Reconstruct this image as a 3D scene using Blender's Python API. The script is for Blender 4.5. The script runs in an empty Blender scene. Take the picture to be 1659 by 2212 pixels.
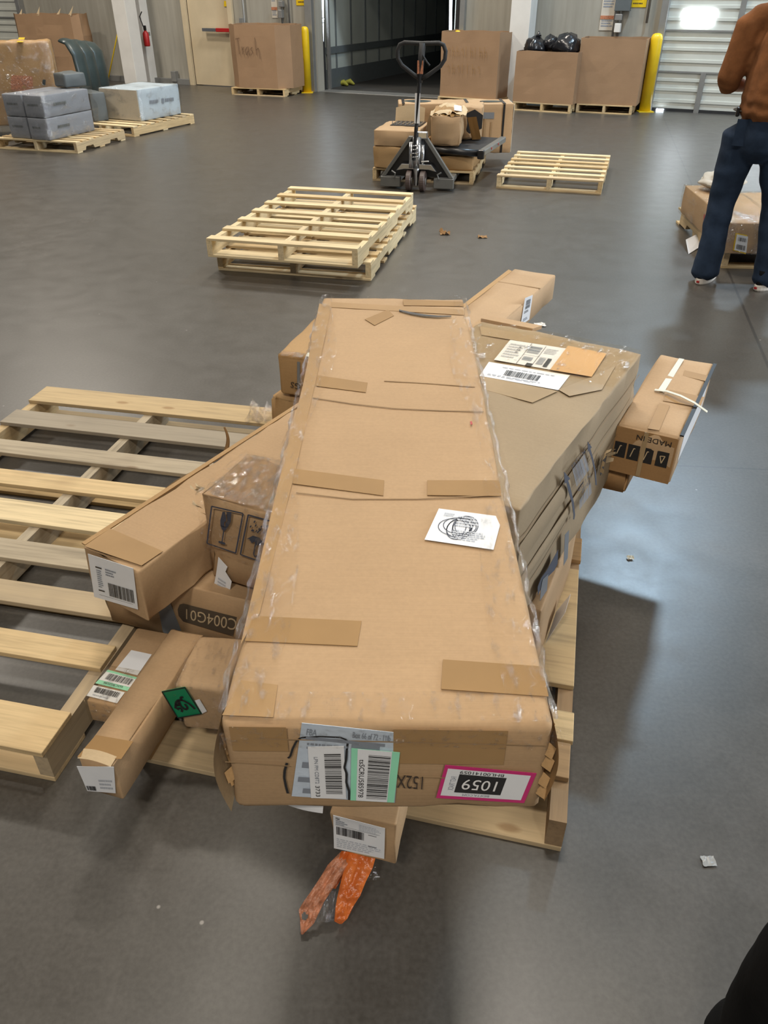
import bpy, bmesh, math, random
from mathutils import Vector, Matrix, noise
random.seed(7)
SC = bpy.context.scene
COL = SC.collection
V = Vector
R = math.radians

# ------------------------------------------------------------------ camera
PITCH = R(34.385); CH = 1.6; FPX = 1660.0; PW, PH = 1659.0, 2212.0
cd = bpy.data.cameras.new('camera'); cam = bpy.data.objects.new('camera', cd); COL.objects.link(cam)
cam.location = (0, 0, CH); cam.rotation_euler = (math.pi/2 - PITCH, 0, 0)
cd.sensor_fit = 'HORIZONTAL'; cd.sensor_width = 36.0; cd.lens = 36.0*FPX/PW; cd.clip_start = .02; cd.clip_end = 200
SC.camera = cam
# ------------------------------------------------------------------ view, world, lamps
SC.view_settings.view_transform = 'Standard'; SC.view_settings.look = 'None'
SC.view_settings.exposure = 0.0; SC.view_settings.gamma = 1.0; SC.view_settings.use_curve_mapping = False
SC.cycles.use_denoising = True
SC.cycles.max_bounces = 8; SC.cycles.transparent_max_bounces = 16
SC.cycles.sample_clamp_indirect = 6.0
wd_ = bpy.data.worlds.new('hall_light'); SC.world = wd_; wd_.use_nodes = True
bg = wd_.node_tree.nodes['Background']; bg.inputs[0].default_value = (.96, .97, 1.0, 1); bg.inputs[1].default_value = .16

def lamp(name, loc, size, power, color, target=None):
    l = bpy.data.lights.new(name, 'AREA'); l.shape = 'RECTANGLE'; l.size, l.size_y = size; l.energy = power; l.color = color
    o = bpy.data.objects.new(name, l); COL.objects.link(o); o.location = loc
    if target is not None:
        o.rotation_euler = (V(target) - V(loc)).to_track_quat('-Z', 'Y').to_euler()
    return o
WARM = (1.0, .91, .79); COOL = (.58, .80, 1.0)
for x, y, e in ((.3, 3.0, 185), (-8.2, 9.8, 330), (-.6, 7.6, 260), (8.5, 3.0, 150), (-6.0, 13.4, 380), (0.2, 12.6, 330), (-1.6, -3.6, 300), (2.0, -4.6, 290)):  # the two behind the camera are added to brighten near faces
    lamp('ceiling_and_fill_lamp', (x, y, 7.6), (1.2, .5), e, WARM)
lamp('ceiling_lamp_cool', (4.44, 10.7, 7.4), (.6, .45), 480, COOL)
lamp('dock_daylight', (9.5, 4.2, 3.0), (3.0, 3.2), 760, (.86, .93, 1.0), (1.0, 2.2, .2))

# ------------------------------------------------------------------ geometry helpers
_F = V((0, math.cos(PITCH), -math.sin(PITCH))); _R = V((1, 0, 0)); _U = V((0, math.sin(PITCH), math.cos(PITCH)))
def ray(px, py):
    return (_F*FPX + _R*(px - PW/2) - _U*(py - PH/2)).normalized()
def gp(px, py, z=0.0):                     # where a line of sight meets the level z
    d = ray(px, py); t = (z - CH)/d.z
    return V((0, 0, CH)) + d*t
def hit(T, px, py, axis, val):             # where a line of sight meets a face of the body with matrix T, in T's own coordinates
    Ti = T.inverted(); o = Ti @ V((0, 0, CH)); d = Ti.to_3x3() @ ray(px, py)
    return o + d*((val - o[axis])/d[axis])

class MB:
    def __init__(s): s.v = []; s.f = []
    def add(s, vs, fs):
        b = len(s.v); s.v += [V(p) for p in vs]; s.f += [tuple(b+i for i in f) for f in fs]; return s
    def box(s, c, size, M=None):
        x, y, z = [k/2 for k in size]
        vs = [V((sx*x, sy*y, sz*z)) for sz in (-1, 1) for sy in (-1, 1) for sx in (-1, 1)]
        if M is not None: vs = [M @ p for p in vs]
        vs = [p + V(c) for p in vs]
        return s.add(vs, [(0, 2, 3, 1), (4, 5, 7, 6), (0, 1, 5, 4), (2, 6, 7, 3), (0, 4, 6, 2), (1, 3, 7, 5)])
    def ring(s, rings, cap=True, closed=True):
        n = len(rings[0]); b = len(s.v)
        for r in rings: s.v += [V(p) for p in r]
        for i in range(len(rings)-1):
            for j in range(n if closed else n-1):
                k = (j+1) % n
                s.f.append((b+i*n+j, b+i*n+k, b+(i+1)*n+k, b+(i+1)*n+j))
        if cap and closed:
            s.f.append(tuple(b+j for j in range(n))[::-1]); s.f.append(tuple(b+(len(rings)-1)*n+j for j in range(n)))
        return s
    def tube(s, pts, r, n=10, cap=True):
        pts = [V(p) for p in pts]; rs = r if isinstance(r, list) else [r]*len(pts)
        rings = []; prev = None
        for i, p in enumerate(pts):
            a = pts[max(i-1, 0)]; b = pts[min(i+1, len(pts)-1)]
            t = (b-a).normalized()
            if prev is None:
                up = V((0, 0, 1)) if abs(t.z) < .9 else V((1, 0, 0))
                u = t.cross(up).normalized()
            else:
                u = (prev - t*prev.dot(t)).normalized()
            w = t.cross(u); prev = u
            rr = rs[i]; ra, rb = rr if isinstance(rr, tuple) else (rr, rr)
            rings.append([p + u*math.cos(2*math.pi*k/n)*ra + w*math.sin(2*math.pi*k/n)*rb for k in range(n)])
        return s.ring(rings, cap)
    def prism(s, poly, axis_vec):             # closed outline extruded along a vector
        n = len(poly); a = [V(p) for p in poly]; e = V(axis_vec)
        return s.add(a + [p+e for p in a], [tuple(range(n))[::-1], tuple(range(n, 2*n))] + [(i, (i+1) % n, n+(i+1) % n, n+i) for i in range(n)])
    def quadplate(s, q, nrm, th):
        return s.prism(q, V(nrm)*th)
    def grid(s, fn, nu, nv):
        b = len(s.v)
        for j in range(nv+1):
            for i in range(nu+1): s.v.append(V(fn(i/nu, j/nv)))
        for j in range(nv):
            for i in range(nu):
                a = b+j*(nu+1)+i; s.f.append((a, a+1, a+nu+2, a+nu+1))
        return s
    def build(s, name, mat, parent=None, smooth=False, M=None, bevel=0):
        me = bpy.data.meshes.new(name); me.from_pydata([tuple(p) for p in s.v], [], s.f); me.validate(); me.update()
        bm = bmesh.new(); bm.from_mesh(me); bmesh.ops.recalc_face_normals(bm, faces=bm.faces)
        if bevel: bmesh.ops.bevel(bm, geom=[e for e in bm.edges if len(e.link_faces) == 2 and e.calc_face_angle(0) > .6], offset=bevel, segments=2, affect='EDGES', profile=.5)
        bm.to_mesh(me); bm.free()
        if smooth: me.polygons.foreach_set('use_smooth', [True]*len(me.polygons))
        for m in (mat if isinstance(mat, list) else [mat]): me.materials.append(m)
        o = bpy.data.objects.new(name, me); COL.objects.link(o)
        if parent is not None: o.parent = parent
        if M is not None: o.matrix_basis = M
        return o

def tag(o, label, cat, group=None, kind=None):
    o['label'] = label; o['category'] = cat
    if group: o['group'] = group
    if kind: o['kind'] = kind
    return o
def empty(name, M, label=None, cat=None, group=None):
    o = bpy.data.objects.new(name, None); COL.objects.link(o); o.empty_display_size = .1
    o.matrix_world = M
    if label: tag(o, label, cat, group)
    return o
def struct(o): o['kind'] = 'structure'; return o
def TM(x, y, z, yaw=0, tilt=0, roll=0):
    return Matrix.Translation((x, y, z)) @ Matrix.Rotation(R(yaw), 4, 'Z') @ Matrix.Rotation(R(tilt), 4, 'X') @ Matrix.Rotation(R(roll), 4, 'Y')
def fbm(p, o=3):
    return noise.fractal(V(p), 1.0, 2.0, o)

# ------------------------------------------------------------------ materials
class Nodes:
    def __init__(s, name):
        m = bpy.data.materials.new(name); m.use_nodes = True; s.m = m; s.t = m.node_tree; s.t.nodes.clear()
        s.out = s.n('ShaderNodeOutputMaterial')
    def n(s, typ, **kw):
        nd = s.t.nodes.new(typ)
        for k, v in kw.items():
            if k.startswith('i_'):
                key = k[2:]; key = int(key) if key.isdigit() else key.replace('_', ' ')
                nd.inputs[key].default_value = v
            else: setattr(nd, k, v)
        return nd
    def l(s, a, b): s.t.links.new(a, b)
    def coords(s, scale=(1, 1, 1), kind='Object', rot=(0, 0, 0)):
        tc = s.n('ShaderNodeTexCoord'); mp = s.n('ShaderNodeMapping'); mp.inputs['Scale'].default_value = scale; mp.inputs['Rotation'].default_value = rot
        s.l(tc.outputs[kind], mp.inputs['Vector']); return mp.outputs[0]
    def noise(s, vec, scale, detail=4, rough=.55):
        nd = s.n('ShaderNodeTexNoise'); nd.inputs['Scale'].default_value = scale; nd.inputs['Detail'].default_value = detail; nd.inputs['Roughness'].default_value = rough
        s.l(vec, nd.inputs['Vector']); return nd.outputs['Fac']
    def ramp(s, fac, stops):
        r = s.n('ShaderNodeValToRGB'); e = r.color_ramp.elements
        while len(e) < len(stops): e.new(.5)
        for i, (p, c) in enumerate(stops):
            e[i].position = p; e[i].color = tuple(c) + (1,) if len(c) == 3 else c
        s.l(fac, r.inputs[0]); return r.outputs[0]
    def mixc(s, fac, a, b, mode='MIX'):
        x = s.n('ShaderNodeMix', data_type='RGBA', blend_type=mode)
        for sock, val in ((x.inputs[0], fac), (x.inputs[6], a), (x.inputs[7], b)):
            if isinstance(val, bpy.types.NodeSocket): s.l(val, sock)
            elif isinstance(val, (int, float)): sock.default_value = val
            else: sock.default_value = tuple(val) + (1,) if len(val) == 3 else val
        return x.outputs[2]
    def math(s, op, a, b=0.0, c=0.0):
        x = s.n('ShaderNodeMath', operation=op)
        for i, val in enumerate((a, b, c)):
            if isinstance(val, bpy.types.NodeSocket): s.l(val, x.inputs[i])
            else: x.inputs[i].default_value = val
        return x.outputs[0]
    def bsdf(s, color, rough=.6, metal=0.0, spec=.5, bump=None, bstr=.2, bdist=.01, **kw):
        b = s.n('ShaderNodeBsdfPrincipled')
        if isinstance(color, bpy.types.NodeSocket): s.l(color, b.inputs['Base Color'])
        else: b.inputs['Base Color'].default_value = tuple(color) + (1,)
        if isinstance(rough, bpy.types.NodeSocket): s.l(rough, b.inputs['Roughness'])
        else: b.inputs['Roughness'].default_value = rough
        b.inputs['Metallic'].default_value = metal; b.inputs['Specular IOR Level'].default_value = spec
        for k, v in kw.items(): b.inputs[k.replace('_', ' ')].default_value = v
        if bump is not None:
            bp = s.n('ShaderNodeBump'); bp.inputs['Strength'].default_value = bstr; bp.inputs['Distance'].default_value = bdist
            s.l(bump, bp.inputs['Height']); s.l(bp.outputs[0], b.inputs['Normal'])
        return b
    def done(s, sh):
        s.l(sh.outputs[0] if hasattr(sh, 'outputs') else sh, s.out.inputs[0]); return s.m

def plain(name, c, rough=.6, metal=0.0, spec=.5, var=.08, vs=12.0, bstr=0.0):
    N = Nodes(name); co = N.coords(); nz = N.noise(co, vs)
    col = N.ramp(nz, [(.25, [k*(1-var) for k in c]), (.75, [min(1, k*(1+var)) for k in c])])
    return N.done(N.bsdf(col, rough, metal, spec, bump=nz if bstr else None, bstr=bstr))

def cardboard(name, c, rough=.72, spec=.25):
    N = Nodes(name); co = N.coords()
    oi = N.n('ShaderNodeObjectInfo')
    big = N.noise(co, 3.0, 4); fine = N.noise(N.coords((1, 60, 60)), 6.0, 3); fib = N.noise(co, 140.0, 2)
    a = N.ramp(big, [(.3, [k*.9 for k in c]), (.7, [k*1.07 for k in c])])
    b = N.mixc(.16, a, N.ramp(fine, [(.3, [k*.75 for k in c]), (.7, [k*1.15 for k in c])]))
    d = N.mixc(.14, b, N.ramp(fib, [(.3, [k*.7 for k in c]), (.7, [k*1.2 for k in c])]))
    scuff = N.ramp(N.noise(N.coords((3, 1, 1)), 5.0, 6, .7), [(.66, (0, 0, 0)), (.8, (1, 1, 1))])
    d = N.mixc(N.math('MULTIPLY', scuff, .3), d, [k*.72 for k in c])
    return N.done(N.bsdf(d, rough, 0, spec, bump=fine, bstr=.08, bdist=.004))

def wood(name, c, grey=0.0):
    N = Nodes(name); oi = N.n('ShaderNodeObjectInfo')
    tc = N.n('ShaderNodeTexCoord'); off = N.n('ShaderNodeVectorMath', operation='ADD')
    sc = N.n('ShaderNodeVectorMath', operation='SCALE'); sc.inputs[0].default_value = (13.7, 7.1, 3.3); N.l(oi.outputs['Random'], sc.inputs['Scale'])
    N.l(tc.outputs['Object'], off.inputs[0]); N.l(sc.outputs[0], off.inputs[1])
    mp = N.n('ShaderNodeMapping'); mp.inputs['Scale'].default_value = (1.2, 26, 26); N.l(off.outputs[0], mp.inputs[0])
    g = N.noise(mp.outputs[0], 2.4, 6, .62)
    w = N.n('ShaderNodeTexNoise'); w.inputs['Scale'].default_value = 4.0; N.l(off.outputs[0], w.inputs['Vector'])
    a = N.ramp(g, [(.28, [k*.68 for k in c]), (.5, c), (.72, [min(1, k*1.15) for k in c])])
    dk = N.ramp(w.outputs['Fac'], [(.58, (0, 0, 0)), (.74, (1, 1, 1))])
    a = N.mixc(N.math('MULTIPLY', dk, .35), a, (c[0]*.55, c[1]*.5, c[2]*.48))
    gv = sum(c)/3
    t = N.math('MULTIPLY', N.math('SUBTRACT', oi.outputs['Random'], .5-grey), .9)
    t = N.math('MAXIMUM', N.math('MINIMUM', t, .6), 0.0)
    a = N.mixc(t, a, (gv*.82, gv*.72, gv*.58))
    vr = N.n('ShaderNodeTexVoronoi'); vr.inputs['Scale'].default_value = 3.2; mp2 = N.n('ShaderNodeMapping'); mp2.inputs['Scale'].default_value = (1, 2.4, 2.4); N.l(off.outputs[0], mp2.inputs[0]); N.l(mp2.outputs[0], vr.inputs['Vector'])
    kn = N.ramp(vr.outputs['Distance'], [(.0, (1, 1, 1)), (.055, (1, 1, 1)), (.11, (0, 0, 0))])
    a = N.mixc(N.math('MULTIPLY', kn, .55), a, (c[0]*.42, c[1]*.3, c[2]*.22))
    return N.done(N.bsdf(a, .75, 0, .25, bump=g, bstr=.15, bdist=.004))

def film(name, haze=.06, tint=(1, 1, 1), peak=.55, scale=26, strength=.9, lo=.52, hi=.72):
    N = Nodes(name); co = N.coords((1, 1, 1)); c2 = N.coords((1, .35, 1))
    n1 = N.noise(c2, scale, 5, .65); n2 = N.noise(co, scale*2.2, 3)
    f = N.ramp(n1, [(lo, (haze,)*3), (hi, (peak,)*3)])
    tr = N.n('ShaderNodeBsdfTransparent'); tr.inputs[0].default_value = tuple(tint) + (1,)
    bp = N.n('ShaderNodeBump'); bp.inputs['Strength'].default_value = strength; bp.inputs['Distance'].default_value = .02; N.l(N.math('ADD', n1, n2), bp.inputs['Height'])
    gl = N.n('ShaderNodeBsdfGlossy'); gl.inputs['Roughness'].default_value = .07; gl.inputs[0].default_value = (1, 1, 1, 1); N.l(bp.outputs[0], gl.inputs['Normal'])
    mx = N.n('ShaderNodeMixShader'); N.l(f, mx.inputs[0]); N.l(tr.outputs[0], mx.inputs[1]); N.l(gl.outputs[0], mx.inputs[2])
    return N.done(mx)

def emit(name, c, s):
    N = Nodes(name); e = N.n('ShaderNodeEmission'); e.inputs[0].default_value = tuple(c) + (1,); e.inputs[1].default_value = s
    return N.done(e)

def fabric(name, c, rough=.9, var=.2, scale=9):
    N = Nodes(name); co = N.coords(); a = N.noise(co, scale, 5); b = N.noise(co, 300, 2)
    col = N.ramp(a, [(.3, [k*(1-var) for k in c]), (.7, [k*(1+var) for k in c])])
    col = N.mixc(.15, col, N.ramp(b, [(.3, [k*.6 for k in c]), (.7, [k*1.4 for k in c])]))
    return N.done(N.bsdf(col, rough, 0, .2, bump=a, bstr=.3, bdist=.02))

def concrete_floor():
    N = Nodes('sealed_concrete'); co = N.coords()
    a = N.noise(co, .55, 6, .6); b = N.noise(co, 6.0, 6, .65); c = N.noise(co, 85, 3)
    col = N.ramp(a, [(.3, (.040, .036, .029)), (.5, (.047, .042, .034)), (.72, (.058, .052, .043))])
    col = N.mixc(.35, col, N.ramp(b, [(.3, (.033, .029, .023)), (.7, (.062, .055, .046))]))
    col = N.mixc(.2, col, N.ramp(c, [(.3, (.04, .036, .032)), (.7, (.16, .15, .14))]))
    pale = N.ramp(N.noise(co, 2.3, 8, .72), [(.60, (0, 0, 0)), (.85, (1, 1, 1))])
    col = N.mixc(N.math('MULTIPLY', pale, .15), col, (.19, .18, .165))
    # chips and specks of dust
    vr = N.n('ShaderNodeTexVoronoi'); vr.inputs['Scale'].default_value = 9.0; N.l(co, vr.inputs['Vector'])
    sp = N.ramp(vr.outputs['Distance'], [(.0, (1, 1, 1)), (.028, (1, 1, 1)), (.05, (0, 0, 0))])
    gate = N.ramp(N.noise(co, 3.1, 2), [(.56, (0, 0, 0)), (.6, (1, 1, 1))])
    col = N.mixc(N.math('MULTIPLY', N.math('MULTIPLY', sp, gate), .6), col, (.42, .40, .37))
    # sawn joints
    sx = N.n('ShaderNodeSeparateXYZ'); N.l(co, sx.inputs[0])
    def line(p, q, w):
        p, q = V(p), V(q); d = (q-p).normalized(); n = V((-d.y, d.x)); k = n.x*p.x + n.y*p.y
        e = N.math('ADD', N.math('MULTIPLY', sx.outputs[0], n.x), N.math('MULTIPLY', sx.outputs[1], n.y))
        return N.math('LESS_THAN', N.math('ABSOLUTE', N.math('SUBTRACT', e, k)), w)
    g = lambda x, y: tuple(gp(x, y)[:2])
    j = N.math('MAXIMUM', line(g(1440, 270), g(1480, 365), .008), line(g(1400, 1003), g(1650, 1014), .0035))
    col = N.mixc(N.math('MULTIPLY', j, .65), col, (.02, .018, .016))
    ro = N.ramp(b, [(.3, (.33,)*3), (.7, (.40,)*3)])
    return N.done(N.bsdf(col, ro, 0, .95, bump=b, bstr=.05, bdist=.01))

def wall_mat():
    N = Nodes('tilt_up_concrete'); co = N.coords((1, 1, .35)); a = N.noise(co, 2.0, 6, .6); b = N.noise(N.coords((9, 9, .6)), 1.6, 4)
    col = N.ramp(a, [(.3, (.27, .255, .215)), (.7, (.35, .335, .285))])
    col = N.mixc(.35, col, N.ramp(b, [(.3, (.22, .205, .175)), (.7, (.38, .36, .31))]))
    return N.done(N.bsdf(col, .8, 0, .3, bump=a, bstr=.1))

M = {}
M['kraft'] = cardboard('kraft_board', (.425, .283, .158))
M['kraft_pink'] = cardboard('kraft_board_pale', (.44, .30, .175))
M['kraft_dull'] = cardboard('kraft_board_dull', (.325, .252, .162))
M['kraft_dark'] = cardboard('kraft_board_brown', (.40, .25, .115))
M['kraft_deep'] = cardboard('kraft_board_deep', (.32, .185, .08))
M['kraft_torn'] = cardboard('torn_board', (.52, .40, .25), .9)
M['gaylord'] = cardboard('bulk_bin_board', (.32, .20, .115))
M['tape'] = plain('brown_packing_tape', (.30, .178, .070), .5, 0, .18, .08, 9)
M['tape_mid'] = plain('tan_packing_tape', (.345, .215, .098), .5, 0, .18, .08, 9)
M['tape_dull'] = plain('clear_tape_on_kraft', (.34, .245, .135), .3, 0, .4, .1, 9)
M['pencil'] = plain('marker_on_board', (.15, .085, .045), .8)
M['glove'] = plain('yellow_green_cloth', (.26, .25, .03), .8)
M['crease'] = plain('crease_line', (.31, .20, .10), .8)
M['film'] = film('stretch_film', .015, (.99, .985, .975), .30, 70, 1.0, .52, .66)
M['film_heavy'] = film('bunched_stretch_film', .10, (.94, .93, .91), .55, 80, 1.0, .45, .62)
M['film_clear'] = film('clear_tape_film', .04, (.96, .94, .9), .4, 60, 1.0, .5, .66)
M['film_bg'] = film('wrap_film', .08, (.95, .945, .93), .6, 9, 1.0, .52, .76)
M['paper'] = plain('label_paper', (.74, .76, .79), .45, 0, .4, .03, 20)
M['paper_blue'] = plain('poly_mailer', (.50, .58, .68), .3, 0, .5, .16, 14, .4)
M['grey_print'] = plain('grey_print', (.22, .25, .30), .5)
M['light_print'] = plain('light_print', (.46, .49, .54), .5)
M['ink'] = plain('black_ink', (.012, .012, .014), .5)
M['blue_ink'] = plain('dark_blue_ink', (.045, .055, .085), .55)
M['mint'] = plain('mint_label', (.30, .74, .50), .45)
M['pink'] = plain('magenta_label', (.55, .025, .17), .45)
M['green'] = plain('green_label', (.005, .20, .085), .4)
M['white'] = plain('white_print', (.8, .8, .8), .5)
M['wood'] = wood('pine', (.58, .43, .235), -.15)
M['wood_fresh'] = wood('fresh_pine', (.66, .53, .32), -.3)
M['wood_mix'] = wood('weathered_pine', (.54, .39, .20), .12)
M['wood_grey'] = wood('grey_pine', (.40, .335, .24), .3)
M['wood_brown'] = wood('brown_pine', (.38, .24, .115), -.1)
M['floor'] = concrete_floor(); M['wall'] = wall_mat()
M['white_paint'] = plain('white_paint', (.68, .66, .62), .5, 0, .4, .06, 4)
M['white_paint2'] = plain('door_enamel', (.54, .55, .50), .38, 0, .5, .05, 3)
M['cream'] = plain('cream_door_paint', (.52, .43, .29), .5, 0, .4, .10, 2.5)
M['yellow'] = plain('yellow_paint', (.74, .50, .01), .4, 0, .5, .10, 6)
M['grey_metal'] = plain('grey_metal', (.30, .30, .29), .45, .6, .5, .08, 9)
M['steel'] = plain('zinc_steel', (.62, .63, .64), .25, 1, .5, .06, 14)
M['jack_grey'] = plain('grey_enamel', (.155, .155, .145), .4, .2, .5, .08, 10)
M['black'] = plain('black_enamel', (.012, .012, .013), .35, 0, .5, .1, 10)
M['rubber'] = plain('rubber', (.02, .02, .021), .6, 0, .4, .1, 14)
M['wheel'] = plain('brown_polyurethane', (.085, .060, .052), .45, 0, .5, .1, 14)
M['red'] = plain('red_enamel', (.36, .012, .012), .4)
M['dark_brown'] = plain('brown_pipe', (.045, .030, .022), .55)
M['dark_grey'] = plain('dark_grey_board', (.10, .115, .12), .45)
M['mail_grey'] = plain('grey_carton', (.235, .255, .295), .55, 0, .4, .06, 4)
M['mail_blue'] = plain('pale_blue_carton', (.47, .55, .62), .5, 0, .4, .05, 4)
M['mail_cream'] = plain('cream_carton', (.52, .48, .41), .55, 0, .4, .08, 5)
M['deep_green'] = plain('dark_green_wrap', (.03, .045, .045), .35, 0, .5, .3, 6)
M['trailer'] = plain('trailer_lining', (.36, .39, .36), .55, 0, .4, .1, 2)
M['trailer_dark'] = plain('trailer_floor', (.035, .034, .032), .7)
M['sky'] = emit('outdoor_daylight', (.80, .90, 1.0), 12.0)
M['pane'] = emit('daylit_pane', (.84, .92, 1.0), 18.0)
M['duct'] = plain('grey_duct_tape', (.20, .215, .235), .4, .2, .5, .06, 8)
M['strap'] = plain('white_strap', (.62, .62, .54), .5)
M['shirt'] = fabric('rust_cotton', (.215, .088, .034), .95, .3, 11)
M['jeans'] = fabric('navy_denim', (.020, .034, .062), .9, .4, 8)
M['blackcloth'] = fabric('black_cloth', (.006, .006, .0065), .9, .3, 9)
M['skin'] = plain('skin', (.38, .20, .13), .55); M['hair'] = plain('dark_hair', (.02, .014, .01), .6)
M['shoe_white'] = plain('shoe_rubber', (.62, .58, .52), .6); M['belt'] = plain('leather_belt', (.06, .05, .035), .5)
M['bagblack'] = plain('black_bin_bag', (.010, .010, .012), .22, 0, .6, .2, 12, .5)
def orange_bag():
    N = Nodes('orange_mesh_bag'); co = N.coords((1, 1, 1)); a = N.noise(co, 30, 4)
    b = N.bsdf(N.ramp(a, [(.3, (.55, .10, .01)), (.7, (.85, .23, .05))]), .28, 0, .5, bump=a, bstr=.7, bdist=.01)
    t = N.n('ShaderNodeBsdfTransparent'); t.inputs[0].default_value = (1, .62, .4, 1)
    x = N.n('ShaderNodeMixShader'); x.inputs[0].default_value = .72; N.l(t.outputs[0], x.inputs[1]); N.l(b.outputs[0], x.inputs[2])
    return N.done(x)
M['orange'] = orange_bag()
M['orange_pale'] = plain('orange_mesh', (.42, .17, .09), .4, 0, .5, .5, 60, .6)

# ------------------------------------------------------------------ cartons with their labels, tapes and wraps
def carton_mesh(W, L, H, r=.008, bulge=.003, seed=0, n=None, crush=0.0):
    mb = MB()
    def ticks(s):
        h = s/2; k = max(2, int((s-2*r)/.05)); k = min(k, 22)
        return [-h, -h+r*.45] + [-h+r + (s-2*r)*i/k for i in range(k+1)] + [h-r*.45, h]
    tx, ty, tz = ticks(W), ticks(L), ticks(H)
    hx, hy, hz = W/2-r, L/2-r, H/2-r
    def fix(p):
        q = V((max(-hx, min(hx, p.x)), max(-hy, min(hy, p.y)), max(-hz, min(hz, p.z)))); d = p-q
        if d.length > 1e-9:
            m = max(abs(d.x), abs(d.y), abs(d.z)); nd = d.normalized(); p2 = q + nd*m
        else: p2 = p; nd = V((0, 0, 1))
        c = V((p.x*1.0+seed*3.1, p.y+seed*1.7, p.z+seed*.9))
        a = bulge*fbm(c*4.0) 
        edge = (abs(p.x) > hx) + (abs(p.y) > hy) + (abs(p.z) > hz)
        if edge >= 2: a += -crush*abs(fbm(c*22.0))
        return p2 + nd*a + V((0, 0, H/2))
    for ax, (ua, va, wa) in enumerate((((tx), (ty), W), ((ty), (tz), L), ((tx), (tz), H))):
        pass
    def face(us, vs, f):
        b = len(mb.v)
        for v in vs:
            for u in us: mb.v.append(fix(f(u, v)))
        n_ = len(us)
        for j in range(len(vs)-1):
            for i in range(n_-1):
                a = b+j*n_+i; mb.f.append((a, a+1, a+n_+1, a+n_))
    face(tx, ty, lambda u, v: V((u, v, H/2))); face(tx, ty, lambda u, v: V((u, v, -H/2)))
    face(tx, tz, lambda u, v: V((u, -L/2, v))); face(tx, tz, lambda u, v: V((u, L/2, v)))
    face(ty, tz, lambda u, v: V((W/2, u, v))); face(ty, tz, lambda u, v: V((-W/2, u, v)))
    return mb
def weld_build(mb, name, mat, parent):
    o = mb.build(name, mat, parent, smooth=True)
    bm = bmesh.new(); bm.from_mesh(o.data); bmesh.ops.remove_doubles(bm, verts=bm.verts, dist=.0004); bmesh.ops.recalc_face_normals(bm, faces=bm.faces); bm.to_mesh(o.data); bm.free()
    return o
_tx = {}
def text_geo(s):
    if s not in _tx:
        cu = bpy.data.curves.new('t', 'FONT'); cu.body = s; cu.resolution_u = 3
        o = bpy.data.objects.new('t', cu); COL.objects.link(o); bpy.context.view_layer.update()
        me = bpy.data.meshes.new_from_object(o.evaluated_get(bpy.context.evaluated_depsgraph_get()))
        vs = [v.co.copy() for v in me.vertices]; fs = [tuple(p.vertices) for p in me.polygons]
        x0 = min(v.x for v in vs); x1 = max(v.x for v in vs); y0 = min(v.y for v in vs); y1 = max(v.y for v in vs)
        _tx[s] = ([((v.x-x0)/(x1-x0), (v.y-y0)/(y1-y0)) for v in vs], fs)
        bpy.data.objects.remove(o); bpy.data.curves.remove(cu); bpy.data.meshes.remove(me)
    return _tx[s]
FACES = {'top': (2, 1), 'front': (1, -1), 'back': (1, 1), 'right': (0, 1), 'left': (0, -1)}
class Carton:
    def __init__(s, name, T, W, L, H, mat, label, cat, seed=0, r=.008, bulge=.003, crush=.006, group=None, part='carton'):
        s.T, s.W, s.L, s.H = T, W, L, H
        s.root = empty(name, T, label, cat, group)
        s.body = weld_build(carton_mesh(W, L, H, r, bulge, seed, None, crush), part, mat, s.root)
    def val(s, face): return {'top': s.H, 'front': -s.L/2, 'back': s.L/2, 'right': s.W/2, 'left': -s.W/2}[face]
    def nrm(s, face):
        ax, sg = FACES[face]; n = V((0, 0, 0)); n[ax] = sg; return n
    def q(s, face, px, off=.0025):
        ax, sg = FACES[face]
        return [hit(s.T, x, y, ax, s.val(face)+sg*off) for x, y in px]
    def plate(s, name, face, px, mat, off=.0025, parent=None, th=.0007):
        return MB().quadplate(s.q(face, px, off), s.nrm(face), th).build(name, mat, parent or s.root)
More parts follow.
